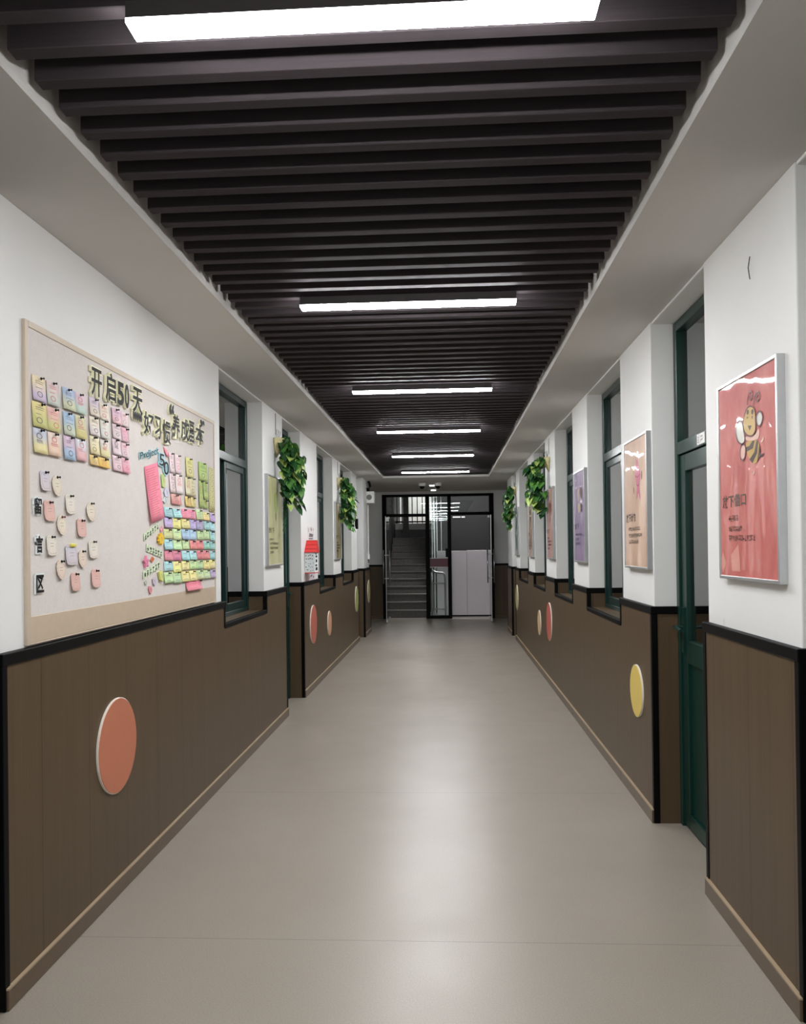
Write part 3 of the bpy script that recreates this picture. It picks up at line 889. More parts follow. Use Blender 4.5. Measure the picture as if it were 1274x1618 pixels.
# long pink list and the tapered pink slip
def quadsheet(name, pts, mat, label, cat, lift=.006, lines=0, group=None, pins=()):
    ys = [p[0] for p in pts]; zs = [p[1] for p in pts]
    t = thing(name, (BX, sum(ys) / 4, min(zs)), label, cat, group)
    def surf(u, v, e=0.0):
        a = mixc(pts[0], pts[1], u); b = mixc(pts[3], pts[2], u); c = mixc(a, b, v)
        return LB(c[0], c[1], .002 + lift * v ** 1.5 + e)
    nx, nz = 3, 6
    vs = [surf(i / nx, j / nz) for j in range(nz + 1) for i in range(nx + 1)]
    w = nx + 1
    fs = [(j * w + i, (j + 1) * w + i, (j + 1) * w + i + 1, j * w + i + 1) for j in range(nz) for i in range(nx)]
    o = MB().raw(vs, fs).build('paper_sheet', mat, t, smooth=True)
    so = o.modifiers.new('thickness', 'SOLIDIFY'); so.thickness = .0008; so.offset = -1
    if lines:
        hb = MB()
        for k in range(lines):
            v = .06 + .88 * k / lines; e = rr.uniform(.55, .9)
            hb.raw([surf(.1, v, .0012), surf(e, v, .0012), surf(e, v + .011, .0012), surf(.1, v + .011, .0012)], [(0, 1, 2, 3)])
        hb.build('handwriting', M['pinkink'], t)
    for u, v in pins:
        p = surf(u, v); pin(t, p[1], p[2])
    return t
quadsheet('paper_list', [(3.776, 1.85), (3.951, 1.889), (4.014, 1.62), (3.837, 1.584)], m_card('longpink', (240, 142, 164), (244, 150, 170)), 'long tilted pink paper list full of handwritten lines', 'paper', .012, 22)
quadsheet('paper_slip', [(4.039, 1.978), (4.092, 1.969), (4.117, 1.935), (4.067, 1.936)], m_card('pinkslip', (240, 150, 170), (240, 150, 170)), 'small tapered pink slip above the white and pink cards', 'paper')

# scalloped message tags
TAGS = [(2.785, 2.853, 1.742, 1.671), (2.871, 2.94, 1.732, 1.658), (2.81, 2.886, 1.637, 1.565), (2.974, 3.047, 1.67, 1.597), (3.15, 3.229, 1.651, 1.576), (2.905, 2.975, 1.588, 1.516), (3.067, 3.141, 1.58, 1.512), (2.827, 2.897, 1.513, 1.441), (2.97, 3.061, 1.478, 1.404), (3.075, 3.142, 1.46, 1.391), (3.166, 3.249, 1.498, 1.427), (2.898, 2.964, 1.424, 1.352), (3.012, 3.084, 1.373, 1.305), (3.19, 3.268, 1.381, 1.311)]
TC = dict(lilac=(208, 204, 214), cream=(230, 222, 202), pink=(226, 184, 174), white=(228, 224, 212), peach=(228, 212, 196))
TK = [('lilac', 'r', 'lilac scalloped tag, topmost of the loose tags'), ('cream', 'o', 'oval cream tag beside the topmost lilac tag'), ('pink', 'r', 'pink tag right beside the topmost side lettering cutout'),
      ('white', 'r', 'white frilled tag between the upper pink tag and the right oval tag'), ('cream', 'o', 'oval cream tag farthest right in the upper tag group'), ('cream', 'o', 'oval cream tag with red pin below the upper pink tag'),
      ('pink', 'r', 'pink tag in the middle right of the tag group'), ('white', 'r', 'white frilled tag beside the middle side lettering cutout'), ('lilac', 'w', 'wide lilac tag hung from a yellow pin'),
      ('peach', 'o', 'oval peach tag right of the wide lilac tag'), ('white', 'r', 'white tag at the right edge above the lower pink tag'), ('peach', 'o', 'oval peach tag low at the left of the tag group'),
      ('pink', 'r', 'pink tag at the bottom middle of the tag group'), ('pink', 'r', 'pink tag at the bottom right of the tag group')]
ypin = plain('yellow_pin', (226, 216, 90), .4); rpin = plain('dark_red_pin', (110, 40, 44), .4)
for k, (q, (cn, shp, lab)) in enumerate(zip(TAGS, TK)):
    ya, yb, zt, zb = q
    t = thing('message_tag', (BX, (ya + yb) / 2, zb), lab, 'paper tag', 'scalloped message tags on the notice board')
    cy, cz, ry, rz = (ya + yb) / 2, (zt + zb) / 2, (yb - ya) / 2, (zt - zb) / 2
    out = []
    n = 56
    for i in range(n):
        a = 2 * PI * i / n
        c_, s_ = math.cos(a), math.sin(a)
        ex = 1.0 if shp == 'o' else .38
        px, pz = math.copysign(abs(c_) ** ex, c_), math.copysign(abs(s_) ** ex, s_)
        f = 1 + .045 * math.sin(a * 14)
        out.append((cy + ry * px * f, cz + rz * pz * f))
    tl = .007
    fn = lambda u, v, d: LB(u, v, d + tl * max(0, (zt - v) / (zt - zb)) ** 1.5)
    base = TC[cn]
    MB().prism(out, fn, .002, .0032).build('tag_sheet', m_card('tag_%d' % k, base, mixc(base, (220, 190, 180), .2)), t)
    hb = MB()
    inner = [(cy + (a - cy) * .8, cz + (b - cz) * .82) for a, b in out]
    hb.stroke(inner + [inner[0]], .0012, fn, .0042)
    hb.stroke([(cy - ry * .4, cz + rz * .2), (cy + ry * .4, cz + rz * .22)], .002, fn, .0042)
    hb.stroke([(cy - ry * .4, cz - rz * .1), (cy + ry * .3, cz - rz * .08)], .002, fn, .0042)
    hb.build('printed_border', plain('tan_print_ink', (178, 160, 146), .7), t)
    if k == 8:
        MB().box(BX + .003, BX + .011, cy - .01, cy + .03, zt - .006, zt + .006).build('push_pin', ypin, t, bevel=.002)
    else:
        pin(t, cy + ry * .15, zt - .006, .004, rpin if k == 5 else None)

# cut-out lettering
def cutout(body, q, label, back=None, thick=.011, weight=.018, halo=.055, group=None, cat='letter cutout', skew=0.0, ink=None):
    ya, yb, zt, zb = q
    t = thing('letter_cutout', (BX, (ya + yb) / 2, zb), label, cat, group)
    fn = lambda u, v, d: LB(u, v + skew * (u - ya), d)
    rb_ = text_shape(body, 0.0)[2]
    bk = MB()
    vs, fs, _ = text_shape(body, halo)
    x0, x1, y0, y1 = rb_
    g = lambda x, y, d: fn(ya + (x - x0) / (x1 - x0) * (yb - ya), zb + (y - y0) / (y1 - y0) * (zt - zb), d)
    front = [g(x, y, thick) for x, y in vs]; rear = [g(x, y, .001) for x, y in vs]
    n = len(vs)
    edges = {}
    for f in fs:
        for i in range(len(f)):
            a, b = f[i], f[(i + 1) % len(f)]
            edges[(a, b)] = edges.get((a, b), 0) + 1
    side = [(a, b, b + n, a + n) for (a, b) in edges if (b, a) not in edges]
    bk.raw(front + rear, fs + [[i + n for i in f][::-1] for f in fs] + side)
    bk.build('card_backing', back or M['cream'], t)
    lt = MB()
    put_text(lt, body, ya, yb, zb, zt, fn, thick + .0012, weight)
    lt.build('brush_stroke', ink or M['ink'], t)
    return t
TITLE = [(3.191, 3.285, 2.193, 2.085), (3.327, 3.428, 2.204, 2.089), (3.45, 3.512, 2.186, 2.093), (3.53, 3.571, 2.19, 2.091), (3.62, 3.733, 2.2, 2.086), (3.623, 3.72, 2.083, 2.06), (3.752, 3.879, 2.111, 2.004), (3.897, 3.972, 2.111, 2.006), (4.003, 4.117, 2.111, 1.997), (4.111, 4.167, 2.2, 2.161), (4.156, 4.26, 2.166, 2.046), (4.287, 4.422, 2.165, 2.054), (4.426, 4.512, 2.17, 2.053), (4.542, 4.7, 2.172, 2.062), (4.634, 4.701, 2.203, 2.172)]
for i, ch in enumerate(['开', '启', '5', '0', '天', '.....', '好', '习', '惯', '“', '养', '成', '畐', '本', '”']):
    nm = {'.....': 'row of dots', '“': 'opening quotation mark', '”': 'closing quotation mark', '5': 'digit 5', '0': 'digit 0'}.get(ch, 'character ' + ch)
    wt = .036 if ch in '50' else (.02 if ch not in '“”.....' else .05)
    cutout(ch, TITLE[i], 'black brushed %s on cream card in the board title' % nm, weight=wt, group='cut-out title lettering on the notice board', cat='lettering')
for ch, q, w in zip('留言区', [(2.738, 2.787, 1.641, 1.587), (2.749, 2.792, 1.509, 1.452), (2.747, 2.797, 1.372, 1.314)], ('top', 'middle', 'bottom')):
    cutout(ch, q, 'black character %s on white card, %s of three down the left edge' % (ch, w), M['offwhite'], .006, .03, .10, 'side lettering down the board edge', 'lettering')
cutout('Project', (3.717, 3.958, 1.911, 1.868), 'pale blue handwritten word Project on the board', M['blueink'], .005, .0, .05, None, 'lettering', skew=.23)
cutout('5', (3.968, 4.038, 1.936, 1.878), 'pale blue digit 5 below the word Project', M['blueink'], .006, .012, .07, None, 'lettering')
cutout('0', (4.029, 4.1, 1.904, 1.839), 'pale blue digit 0 beside the pink list', M['blueink'], .006, .012, .07, None, 'lettering')

# slanted slogan strips with small brushed characters
pale = plain('pale_green_card', (216, 230, 200), .7, spec=.2)
for k, ((p, q), lab) in enumerate(zip([[(3.759, 1.515), (3.95, 1.576)], [(3.788, 1.469), (3.999, 1.436)], [(3.745, 1.339), (3.963, 1.386)]], ('upper', 'middle', 'lower'))):
    t = thing('slogan_strip', (BX, (p[0] + q[0]) / 2, min(p[1], q[1]) - .015), '%s of three slanted strips of small black brushed characters' % lab, 'lettering', 'slanted slogan strips left of the note grid')
    L = math.hypot(q[0] - p[0], q[1] - p[1]); ux, uz = (q[0] - p[0]) / L, (q[1] - p[1]) / L
    fn = lambda u, v, d, p=p, ux=ux, uz=uz: LB(p[0] + ux * u - uz * v * .4, p[1] + uz * u + v, d)
    n = 6
    out = [(i * L / 24, -.017 + .003 * math.sin(i * 1.6)) for i in range(25)] + [(i * L / 24, .017 + .003 * math.sin(i * 1.3)) for i in range(24, -1, -1)]
    MB().prism(out, fn, .001, .004).build('card_backing', pale, t)
    hb = MB(); r2 = random.Random(40 + k)
    for i in range(n):
        a = L * (i + .2) / n; w = L / n * .62
        for _ in range(2):
            v = r2.uniform(-.009, .011); hb.stroke([(a, v), (a + w, v + r2.uniform(-.003, .003))], .0035, fn, .0052)
        hb.stroke([(a + w * .5, .012), (a + w * r2.uniform(.2, .8), -.012)], .004, fn, .0052)
        hb.stroke([(a + w * .1, -.012), (a + w * .9, -.010 + r2.uniform(-.003, .004))], .003, fn, .0052)
    hb.build('brush_stroke', M['ink'], t)

# small cut-out ornaments
def ornament(pts, col, label, name, d=.006, mark=None):
    ys = [p[0] for p in pts]; zs = [p[1] for p in pts]
    t = thing(name, (BX, sum(ys) / len(ys), min(zs)), label, 'paper ornament', 'small paper ornaments on the notice board')
    MB().prism(pts, LB, .002, d).build('paper_shape', plain('ornament_%d_%d_%d' % col, col, .7, spec=.2), t)
    cy, cz = sum(ys) / len(ys), sum(zs) / len(zs)
    MB().stroke([(cy - .008, cz + .01), (cy + .004, cz), (cy - .002, cz - .012)], .003, LB, d + .001).build('drawn_line', M['softink'], t)
def star(cy, cz, ro, ri, n, rot=0.0, sy=1.0):
    return [(cy + sy * (ro if i % 2 == 0 else ri) * math.cos(rot + PI * i / n), cz + (ro if i % 2 == 0 else ri) * math.sin(rot + PI * i / n)) for i in range(2 * n)]
ornament(star(3.973, 1.512, .03, .02, 9, 0, 1.5), (240, 200, 70), 'yellow paper sun beside the note grid', 'paper_sun', .012)
ornament(star(3.772, 1.401, .03, .015, 5, .4, 1.1), (232, 140, 170), 'pink paper star left of the middle slogan strips', 'paper_star', .012)
ornament([(3.837, 1.409), (3.863, 1.426), (3.888, 1.415), (3.861, 1.398)], (224, 130, 90), 'orange paper diamond between two slogan strips', 'paper_diamond')
ornament([(3.937, 1.349), (3.973, 1.356), (3.996, 1.328), (3.988, 1.301), (3.953, 1.31)], (214, 220, 130), 'yellow green paper leaf beside the lowest note row', 'paper_leaf', .012)
ornament([(3.861, 1.318), (3.892, 1.324), (3.918, 1.298), (3.892, 1.284), (3.87, 1.294)], (214, 202, 220), 'lilac paper petal under the slogan strips', 'paper_petal')
ornament([(3.811, 1.286), (3.841, 1.284), (3.855, 1.264), (3.836, 1.246), (3.819, 1.255)], (240, 160, 170), 'pink paper drop, lowest of the ornaments', 'paper_drop')
ornament([(3.974, 1.561), (3.998, 1.577), (4.017, 1.567), (4.003, 1.548), (3.983, 1.549)], (240, 170, 190), 'pale pink paper scrap above the yellow sun', 'paper_scrap')
ornament([(3.758, 1.308), (3.775, 1.315), (3.788, 1.303), (3.772, 1.292)], (190, 206, 190), 'small grey green paper scrap below the lower slogan strip', 'paper_scrap')
ornament([(3.998, 1.835), (4.029, 1.838), (4.054, 1.805), (4.039, 1.77), (4.008, 1.776)], (196, 214, 140), 'lime green paper leaf under the blue digits', 'paper_leaf')
ornament(star(4.072, 1.749, .026, .022, 6, 0, 1.5), (206, 206, 224), 'pale lilac round scrap beside the white and pink cards', 'paper_scrap')
ornament([(4.015, 1.703), (4.039, 1.725), (4.074, 1.719), (4.08, 1.698), (4.044, 1.694)], (208, 216, 216), 'pale grey paper scrap above the top cyan note', 'paper_scrap')

# ------------------------------------------------------------------ framed posters
def poster(s, W, ynear, yfar, z0, z1, c1, c2, label, art, group='framed posters on the piers'):
    t = thing('framed_poster', (W, (ynear + yfar) / 2, z0), label, 'poster', group)
    dep = .028; w = .013
    x1 = W - s * dep
    fb = MB()
    fb.box(W, x1, ynear, ynear + w, z0, z1); fb.box(W, x1, yfar - w, yfar, z0, z1)
    fb.box(W, x1, ynear + w, yfar - w, z0, z0 + w); fb.box(W, x1, ynear + w, yfar - w, z1 - w, z1)
    fb.build('poster_frame', M['alu'], t, bevel=.002)
    key = 'poster_%d_%d_%d' % c1
    if key not in _mats: _mats[key] = m_poster(key, c1, c2)
    px = x1 + s * .005
    sh = MB().box(W - s * .006, px, ynear + w, yfar - w, z0 + w, z1 - w).build('printed_sheet', _mats[key], t)
    org = (yfar if s > 0 else ynear)
    sg = -1 if s > 0 else 1
    fn = lambda u, v, d=0.0: (px - s * (.0006 + d), org + sg * u, z0 + v)
    def shape(nm, polys, col, d=0.0, kind='poly', w=.005):
        mb = MB()
        for p in polys:
            if kind == 'poly':
                cu = sum(a for a, b in p) / len(p); cv = sum(b for a, b in p) / len(p)
                n = len(p)
                mb.raw([fn(cu, cv, d)] + [fn(a, b, d) for a, b in p], [(0, 1 + i, 1 + (i + 1) % n) for i in range(n)])
            else:
                mb.stroke(p, w, fn, d)
        mat = plain('print_%d_%d_%d' % col, col, .5, spec=.3, coat=.8, vary=.05)
        return mb.build(nm, mat, sh)
    def smooth(p, it=2):
        for _ in range(it):
            q = []
            for i in range(len(p)):
                a, b = p[i], p[(i + 1) % len(p)]
                q += [(a[0] * .75 + b[0] * .25, a[1] * .75 + b[1] * .25), (a[0] * .25 + b[0] * .75, a[1] * .25 + b[1] * .75)]
            p = q
        return p
    def smo(p, it=2):
        for _ in range(it):
            q = [p[0]]
            for a, b in zip(p[:-1], p[1:]):
                q += [(a[0] * .75 + b[0] * .25, a[1] * .75 + b[1] * .25), (a[0] * .25 + b[0] * .75, a[1] * .25 + b[1] * .75)]
            p = q + [p[-1]]
        return p
    def lettering(body, a0, a1, b0, b1, col, wt=.015):
        mb = MB(); put_text(mb, body, a0, a1, b0, b1, fn, .0005, wt)
        mb.build('lettering', plain('print_%d_%d_%d' % col, col, .5, spec=.3, coat=.8, vary=.05), sh)
    def small(lines, col):
        mb = MB(); r3 = random.Random(len(lines) * 7 + int(ynear * 10))
        for a0, a1, v, h in lines:
            pseudo_line(mb, a0, a1, v - h / 2, v + h / 2, fn, .0005, max(2, int((a1 - a0) / (h * .95))), 0, r3)
        mb.build('small_print', plain('print_%d_%d_%d' % col, col, .5, spec=.3, coat=.8, vary=.05), sh)
    art(shape, smooth, smo, lettering, small)
    return t

def art_bee(shape, smooth, smo, lettering, small):
    gold, dark, white, pink = (206, 168, 84), (74, 48, 44), (232, 230, 222), (240, 196, 180)
    head = smooth([(0.344, 0.607), (0.373, 0.597), (0.385, 0.576), (0.386, 0.542), (0.386, 0.518), (0.366, 0.504), (0.34, 0.502), (0.307, 0.51), (0.277, 0.529), (0.268, 0.555), (0.279, 0.578), (0.297, 0.598), (0.318, 0.607)])
    lw = smooth([(0.241, 0.573), (0.262, 0.564), (0.271, 0.545), (0.277, 0.522), (0.286, 0.5), (0.272, 0.485), (0.244, 0.487), (0.209, 0.503), (0.193, 0.533), (0.194, 0.556), (0.212, 0.571)])
    rw = smooth([(0.423, 0.577), (0.444, 0.566), (0.45, 0.549), (0.437, 0.53), (0.412, 0.524), (0.393, 0.541), (0.391, 0.561), (0.404, 0.573)])
    collar = smooth([(0.283, 0.511), (0.327, 0.501), (0.382, 0.502), (0.412, 0.524), (0.417, 0.504), (0.41, 0.484), (0.365, 0.485), (0.293, 0.492)])
    larm = smooth([(0.241, 0.486), (0.292, 0.482), (0.287, 0.438), (0.259, 0.425), (0.232, 0.442)])
    body = smooth([(0.293, 0.492), (0.391, 0.484), (0.418, 0.466), (0.424, 0.442), (0.413, 0.419), (0.388, 0.406), (0.359, 0.404), (0.33, 0.419), (0.304, 0.444), (0.292, 0.468)])
    def el(u, v, a, b): return [(u + a * math.cos(2 * PI * i / 14), v + b * math.sin(2 * PI * i / 14)) for i in range(14)]
    shape('bee_wing', [lw], white, .0004); shape('bee_wing', [rw], white, .0004)
    shape('bee_collar', [collar], pink, .0007)
    for q in [larm, smooth([(0.422, 0.471), (0.441, 0.48), (0.447, 0.488), (0.456, 0.478), (0.44, 0.468)]), smooth([(0.348, 0.368), (0.36, 0.384), (0.371, 0.376), (0.36, 0.367)])]:
        shape('bee_limb', [q], pink, .0007)
    shape('bee_body', [body], gold, .0010)
    shape('bee_stripe', [[(0.292, 0.47), (0.326, 0.471), (0.352, 0.484), (0.375, 0.484), (0.358, 0.459), (0.298, 0.454)], [(0.324, 0.424), (0.37, 0.443), (0.391, 0.482), (0.406, 0.477), (0.395, 0.438), (0.352, 0.408)],
                        [(0.415, 0.467), (0.424, 0.442), (0.413, 0.419), (0.391, 0.406), (0.408, 0.439)], [(0.417, 0.431), (0.457, 0.431), (0.438, 0.421), (0.414, 0.422)]], dark, .0013)
    shape('bee_head', [head], (214, 176, 96), .0016)
    shape('bee_face', [el(.316, .59, .011, .009), el(.359, .584, .011, .009), el(.313, .571, .008, .003), el(.357, .566, .005, .006), [(0.315, 0.543), (0.351, 0.538), (0.331, 0.523)]], (84, 58, 30), .0019)
    shape('outline', [smo([(0.312, 0.615), (0.316, 0.639), (0.333, 0.655), (0.35, 0.658), (0.359, 0.648), (0.359, 0.634), (0.345, 0.626), (0.338, 0.633), (0.341, 0.642)]),
                      smo([(0.367, 0.605), (0.375, 0.631), (0.398, 0.643), (0.416, 0.644), (0.425, 0.631), (0.422, 0.617), (0.403, 0.611), (0.392, 0.62), (0.396, 0.631), (0.407, 0.633)]),
                      head + [head[0]], lw + [lw[0]], rw + [rw[0]], larm + [larm[0]]], (110, 56, 56), .0021, 'line', .006)
    lettering('放下借口', .04, .28, .268, .312, (82, 52, 36), .02)
    small([(.10, .2, .226, .02), (.10, .24, .187, .02), (.10, .365, .152, .02)], (112, 74, 58))
    def tri(p): return p
    shape('film_fold', [[(.0, .06), (.035, .10), (.07, .06), (.03, .02)], [(.13, .03), (.12, .09), (.2, .13), (.22, .03)]], (226, 150, 134), .0002)

def art_figure(shape, smooth, smo, lettering, small):
    pk = (222, 120, 150)
    body = smooth([(.30, .60), (.345, .61), (.365, .56), (.40, .53), (.41, .50), (.385, .48), (.37, .45), (.40, .385), (.385, .38), (.352, .43), (.32, .385), (.305, .385), (.32, .45), (.305, .48), (.285, .50), (.275, .53), (.30, .56)])
    shape('figure', [body], pk, .0004)
    shape('figure_ear', [smo([(.30, .60), (.292, .63), (.295, .645)]), smo([(.335, .605), (.35, .63), (.348, .645)])], (200, 96, 120), .0006, 'line', .009)
    shape('figure_detail', [smo([(.29, .52), (.34, .505), (.40, .52)]), smo([(.31, .47), (.35, .455), (.38, .47)])], (180, 70, 100), .0008, 'line', .006)
    shape('prop', [smooth([(.236, .58), (.252, .58), (.252, .53), (.236, .53)])], (190, 176, 110), .0004)
    shape('side_prop', [smooth([(.238, .46), (.252, .46), (.252, .42), (.238, .42)]), smooth([(.425, .535), (.446, .535), (.446, .486), (.425, .486)])], (140, 62, 76), .0004)
    lettering('放下计较', .045, .275, .265, .312, (60, 46, 40), .02)
    small([(.10, .38, .224, .02), (.10, .42, .187, .02), (.10, .34, .151, .02)], (104, 86, 76))
def art_purple(shape, smooth, smo, lettering, small):
    shape('figure', [smooth([(.33, .60), (.43, .59), (.44, .51), (.37, .50), (.32, .54)])], (96, 48, 44), .0004)
    shape('figure_face', [smooth([(.20, .59), (.27, .60), (.28, .54), (.25, .48), (.2, .5)]), smooth([(.21, .48), (.33, .47), (.32, .40), (.22, .395)])], (220, 196, 168), .0006)
    shape('figure_leg', [smooth([(.34, .47), (.42, .46), (.41, .39), (.35, .4)])], (60, 40, 48), .0006)
    shape('spark', [smooth([(.1, .665), (.12, .675), (.14, .665), (.12, .655)])], (236, 226, 236), .0006)
    lettering('放下', .03, .25, .268, .314, (62, 44, 74), .004)
    small([(.07, .40, .224, .018), (.08, .25, .188, .018), (.08, .30, .151, .018)], (84, 62, 100))
def art_plain(col, lc):
    def art(shape, smooth, smo, lettering, small):
        shape('figure', [smooth([(.25, .60), (.36, .61), (.40, .52), (.36, .44), (.27, .43), (.22, .52)])], col, .0004)
        shape('figure_leg', [smooth([(.28, .44), (.33, .44), (.32, .37), (.29, .37)])], tuple(int(c * .7) for c in col), .0006)
        lettering('放下', .03, .25, .268, .312, lc, .004)
        small([(.075, .2, .216, .019), (.075, .40, .184, .019), (.075, .38, .148, .019), (.075, .22, .111, .019)], lc)
    return art
Z0, Z1 = 1.32, 2.055
poster(1, WR, 2.648, 3.222, Z0, Z1, (202, 100, 95), (222, 134, 126), 'red framed poster with a smiling striped bee', art_bee)
poster(1, WR, 4.357, 4.912, Z0, Z1, (228, 190, 164), (238, 206, 182), 'peach framed poster with a thin pink figure', art_figure)
poster(1, WR, 6.325, 6.86, Z0, Z1, (154, 132, 168), (178, 158, 190), 'purple framed poster on the right wall', art_purple)
poster(1, WR, 8.21, 8.75, Z0, Z1, (196, 150, 140), (214, 172, 158), 'dusty pink framed poster behind the near right ivy', art_plain((150, 90, 84), (70, 50, 48)))
poster(1, WR, 10.21, 10.76, Z0, Z1, (178, 150, 126), (194, 168, 142), 'tan framed poster between the two right ivies', art_plain((120, 106, 80), (70, 56, 46)))
poster(1, WR, 12.30, 12.84, Z0, Z1, (136, 148, 142), (156, 166, 158), 'grey green framed poster farthest down the right wall', art_plain((96, 108, 100), (60, 66, 62)))
poster(-1, WL, 6.36, 6.935, Z0, Z1, (200, 200, 144), (218, 216, 170), 'yellow green framed poster beside the near left ivy', art_plain((170, 184, 96), (66, 62, 44)))
poster(-1, WL, 10.27, 10.83, Z0, Z1, (150, 136, 96), (174, 160, 118), 'olive brown framed poster beside the far left ivy', art_plain((110, 96, 56), (56, 48, 32)))

# ------------------------------------------------------------------ hanging ivy
def leaf(mb, p, direction, up, size, mi):
    """a folded heart-shaped leaf, tip along direction"""
    d = Vector(direction).normalized(); s_ = d.cross(Vector(up)).normalized(); n = s_.cross(d).normalized()
    prof = [(0, 0), (-.08, .2), (-.1, .34), (.05, .46), (.3, .44), (.6, .28), (.85, .1), (1.0, 0)]
    p = Vector(p)
    mid = [(0, 0), (.3, 0), (.6, 0), (1, 0)]
    L = [p + d * a * size + s_ * b * size + n * (b * .35 - .12 * a * a) * size for a, b in prof]
    R = [p + d * a * size - s_ * b * size + n * (b * .35 - .12 * a * a) * size for a, b in prof[1:-1]]
    C = [p + d * a * size - n * (.12 * a * a) * size for a in (.3, .6)]
    k = L + R + C
    nL = len(L)
    c0, c1 = nL + len(R), nL + len(R) + 1
    r = lambda i: nL + i - 1
    fs = [(0, 1, 2, c0), (2, 3, 4, c0), (4, 5, c1, c0), (5, 6, 7, c1),
          (0, c0, r(2), r(1)), (r(2), c0, r(4), r(3)), (r(4), c0, c1, r(5)), (r(5), c1, 7, r(6))]
    mb.raw(k, fs, mi)
def ivy(s, W, yc, label, seed, ztop=2.40, zbot=1.68, pale=.18, tail=0.0, nleaf=210):
    R_ = random.Random(seed)
    t = thing('hanging_ivy', (W, yc, zbot), label, 'plant', 'ivy plants hung on the piers')
    # wicker half-cone pocket against the wall
    pk = MB()
    rings = [(.002, 2.23), (.04, 2.28), (.075, 2.34), (.09, 2.385)]
    n = 12
    vs = []
    for r, z in rings:
        for k in range(n + 1):
            a = PI * k / n
            vs.append((W - s * r * math.sin(a) * .85 - s * .003, yc - .07 + r * math.cos(a), z))
    fs = []
    for i in range(len(rings) - 1):
        for k in range(n):
            fs.append((i * (n + 1) + k, i * (n + 1) + k + 1, (i + 1) * (n + 1) + k + 1, (i + 1) * (n + 1) + k))
    pk.raw(vs, fs)
    o = pk.build('wicker_pocket', M['wicker'], t, smooth=True)
    so = o.modifiers.new('thickness', 'SOLIDIFY'); so.thickness = .006
    hk = MB()
    hk.tube([(W - s * .004, yc - .07, 2.60), (W - s * .004, yc - .07, 2.42)], .0025, 6)
    for q in (-.06, .0, .05):
        hk.tube([(W - s * .02, yc - .07 + q, 2.385), (W - s * .03, yc - .07 + q * 1.3, 2.44 + R_.uniform(0, .02))], .002, 5)
    hk.build('hanging_wire', M['wire'], t)
    stems = MB(); fol = MB()
    nst = 8
    for i in range(nst):
        ln = R_.uniform(.7, 1.0) if i else 1.0
        xo, yo = R_.uniform(.02, .13), R_.uniform(-.06, .10)
        P = []
        m_ = 9
        for j in range(m_):
            f = j / (m_ - 1)
            z = 2.385 + .05 * math.sin(min(f * 8, 1) * PI) - (2.40 - zbot - .07) * ln * f
            P.append((W - s * (.05 + xo * min(1, f * 4) + .012 * math.sin(f * 5 + i)), yc - .07 + yo * min(1, f * 3) + .012 * math.sin(f * 7 + i * 2), z))
        stems.tube(P, .003, 5)
        for j in range(int(nleaf / nst)):
            f = (j + R_.random()) / int(nleaf / nst)
            k = min(int(f * (m_ - 1)), m_ - 2); g = f * (m_ - 1) - k
            p = Vector(P[k]).lerp(Vector(P[k + 1]), g)
            a = R_.uniform(0, 2 * PI)
            out = Vector((math.cos(a), math.sin(a), 0))
            if out.x * s > .3: out.x *= -.6
            p = p + out * R_.uniform(.004, .05)
            dr = (out * .8 + Vector((0, -.2, -R_.uniform(.3, 1.6)))).normalized()
            up = (out + Vector((R_.uniform(-.4, .4), -.5 + R_.uniform(-.4, .4), .5))).normalized()
            lp = pale * (1.7 if f > .78 else .7)
            mi = 2 if R_.random() < lp else (1 if R_.random() < .4 else 0)
            size = R_.uniform(.055, .105)
            tip = p + dr * size
            far = max(p.x * s, tip.x * s) + .055
            if far > W * s: p.x -= s * (far - W * s)
            leaf(fol, p, dr, up, size, mi)
    if tail:
        P = [(W - s * .075, yc - .09, zbot + .14), (W - s * .07, yc - .10, zbot + .02), (W - s * .065, yc - .09, zbot - tail)]
        stems.tube(P, .003, 5)
        for j in range(7):
            f = j / 6
            p = Vector(P[0]).lerp(Vector(P[2]), f)
            leaf(fol, p, (-s * .15, R_.uniform(-.3, .3), -1), (-s, -.5, .3), .07 * (1 - .4 * f), 0)
    stems.build('stem', M['stem'], t, smooth=True)
    fol.build('foliage', [M['leafd'], M['leafm'], M['leafl']], t, smooth=True)
ivy(-1, WL, 6.86, 'hanging ivy beside the yellow green poster on the left wall', 5, zbot=1.74, tail=.12, nleaf=230)
ivy(-1, WL, 10.74, 'hanging ivy beside the olive brown poster on the left wall', 8, zbot=1.64, pale=.22)
ivy(1, WR, 8.72, 'hanging ivy over the dusty pink poster on the right wall', 12, zbot=1.72, pale=.2)
ivy(1, WR, 12.9, 'hanging ivy farthest down the right wall', 17, zbot=1.68, pale=.1)

# ------------------------------------------------------------------ letter box, papers, speaker, small fittings
mx0, mx1, my0, my1 = WL + .002, -1.335, 8.12, 8.36
lb = thing('letter_box', (WL, 8.24, 1.22), 'white spotted letter box with a red house roof', 'letter box')
MB().box(mx0, mx1, my0, my1, 1.22, 1.425).build('box_body', M['offwhite'], lb, bevel=.002)
rf = MB()
fn = lambda a, b, d: (mx0 - .0 + d, a, b)
rf.raw([(mx0, my0 - .02, 1.42), (mx1 + .012, my0 - .02, 1.42), (mx1 + .012, (my0 + my1) / 2, 1.545), (mx0, (my0 + my1) / 2, 1.545), (mx0, my1 + .02, 1.42), (mx1 + .012, my1 + .02, 1.42)],
       [(0, 1, 2, 3), (3, 2, 5, 4), (1, 5, 2), (0, 3, 4), (0, 4, 5, 1)])
ro = rf.build('house_roof', M['red'], lb)
ln = MB()
for f in (.02, .3, .62, .97):
    yy = my0 - .02 + ((my0 + my1) / 2 - my0 + .02) * f; zz = 1.42 + .125 * f
    ln.tube([(mx0, yy - .002, zz), (mx1 + .013, yy - .002, zz)], .0022, 5)
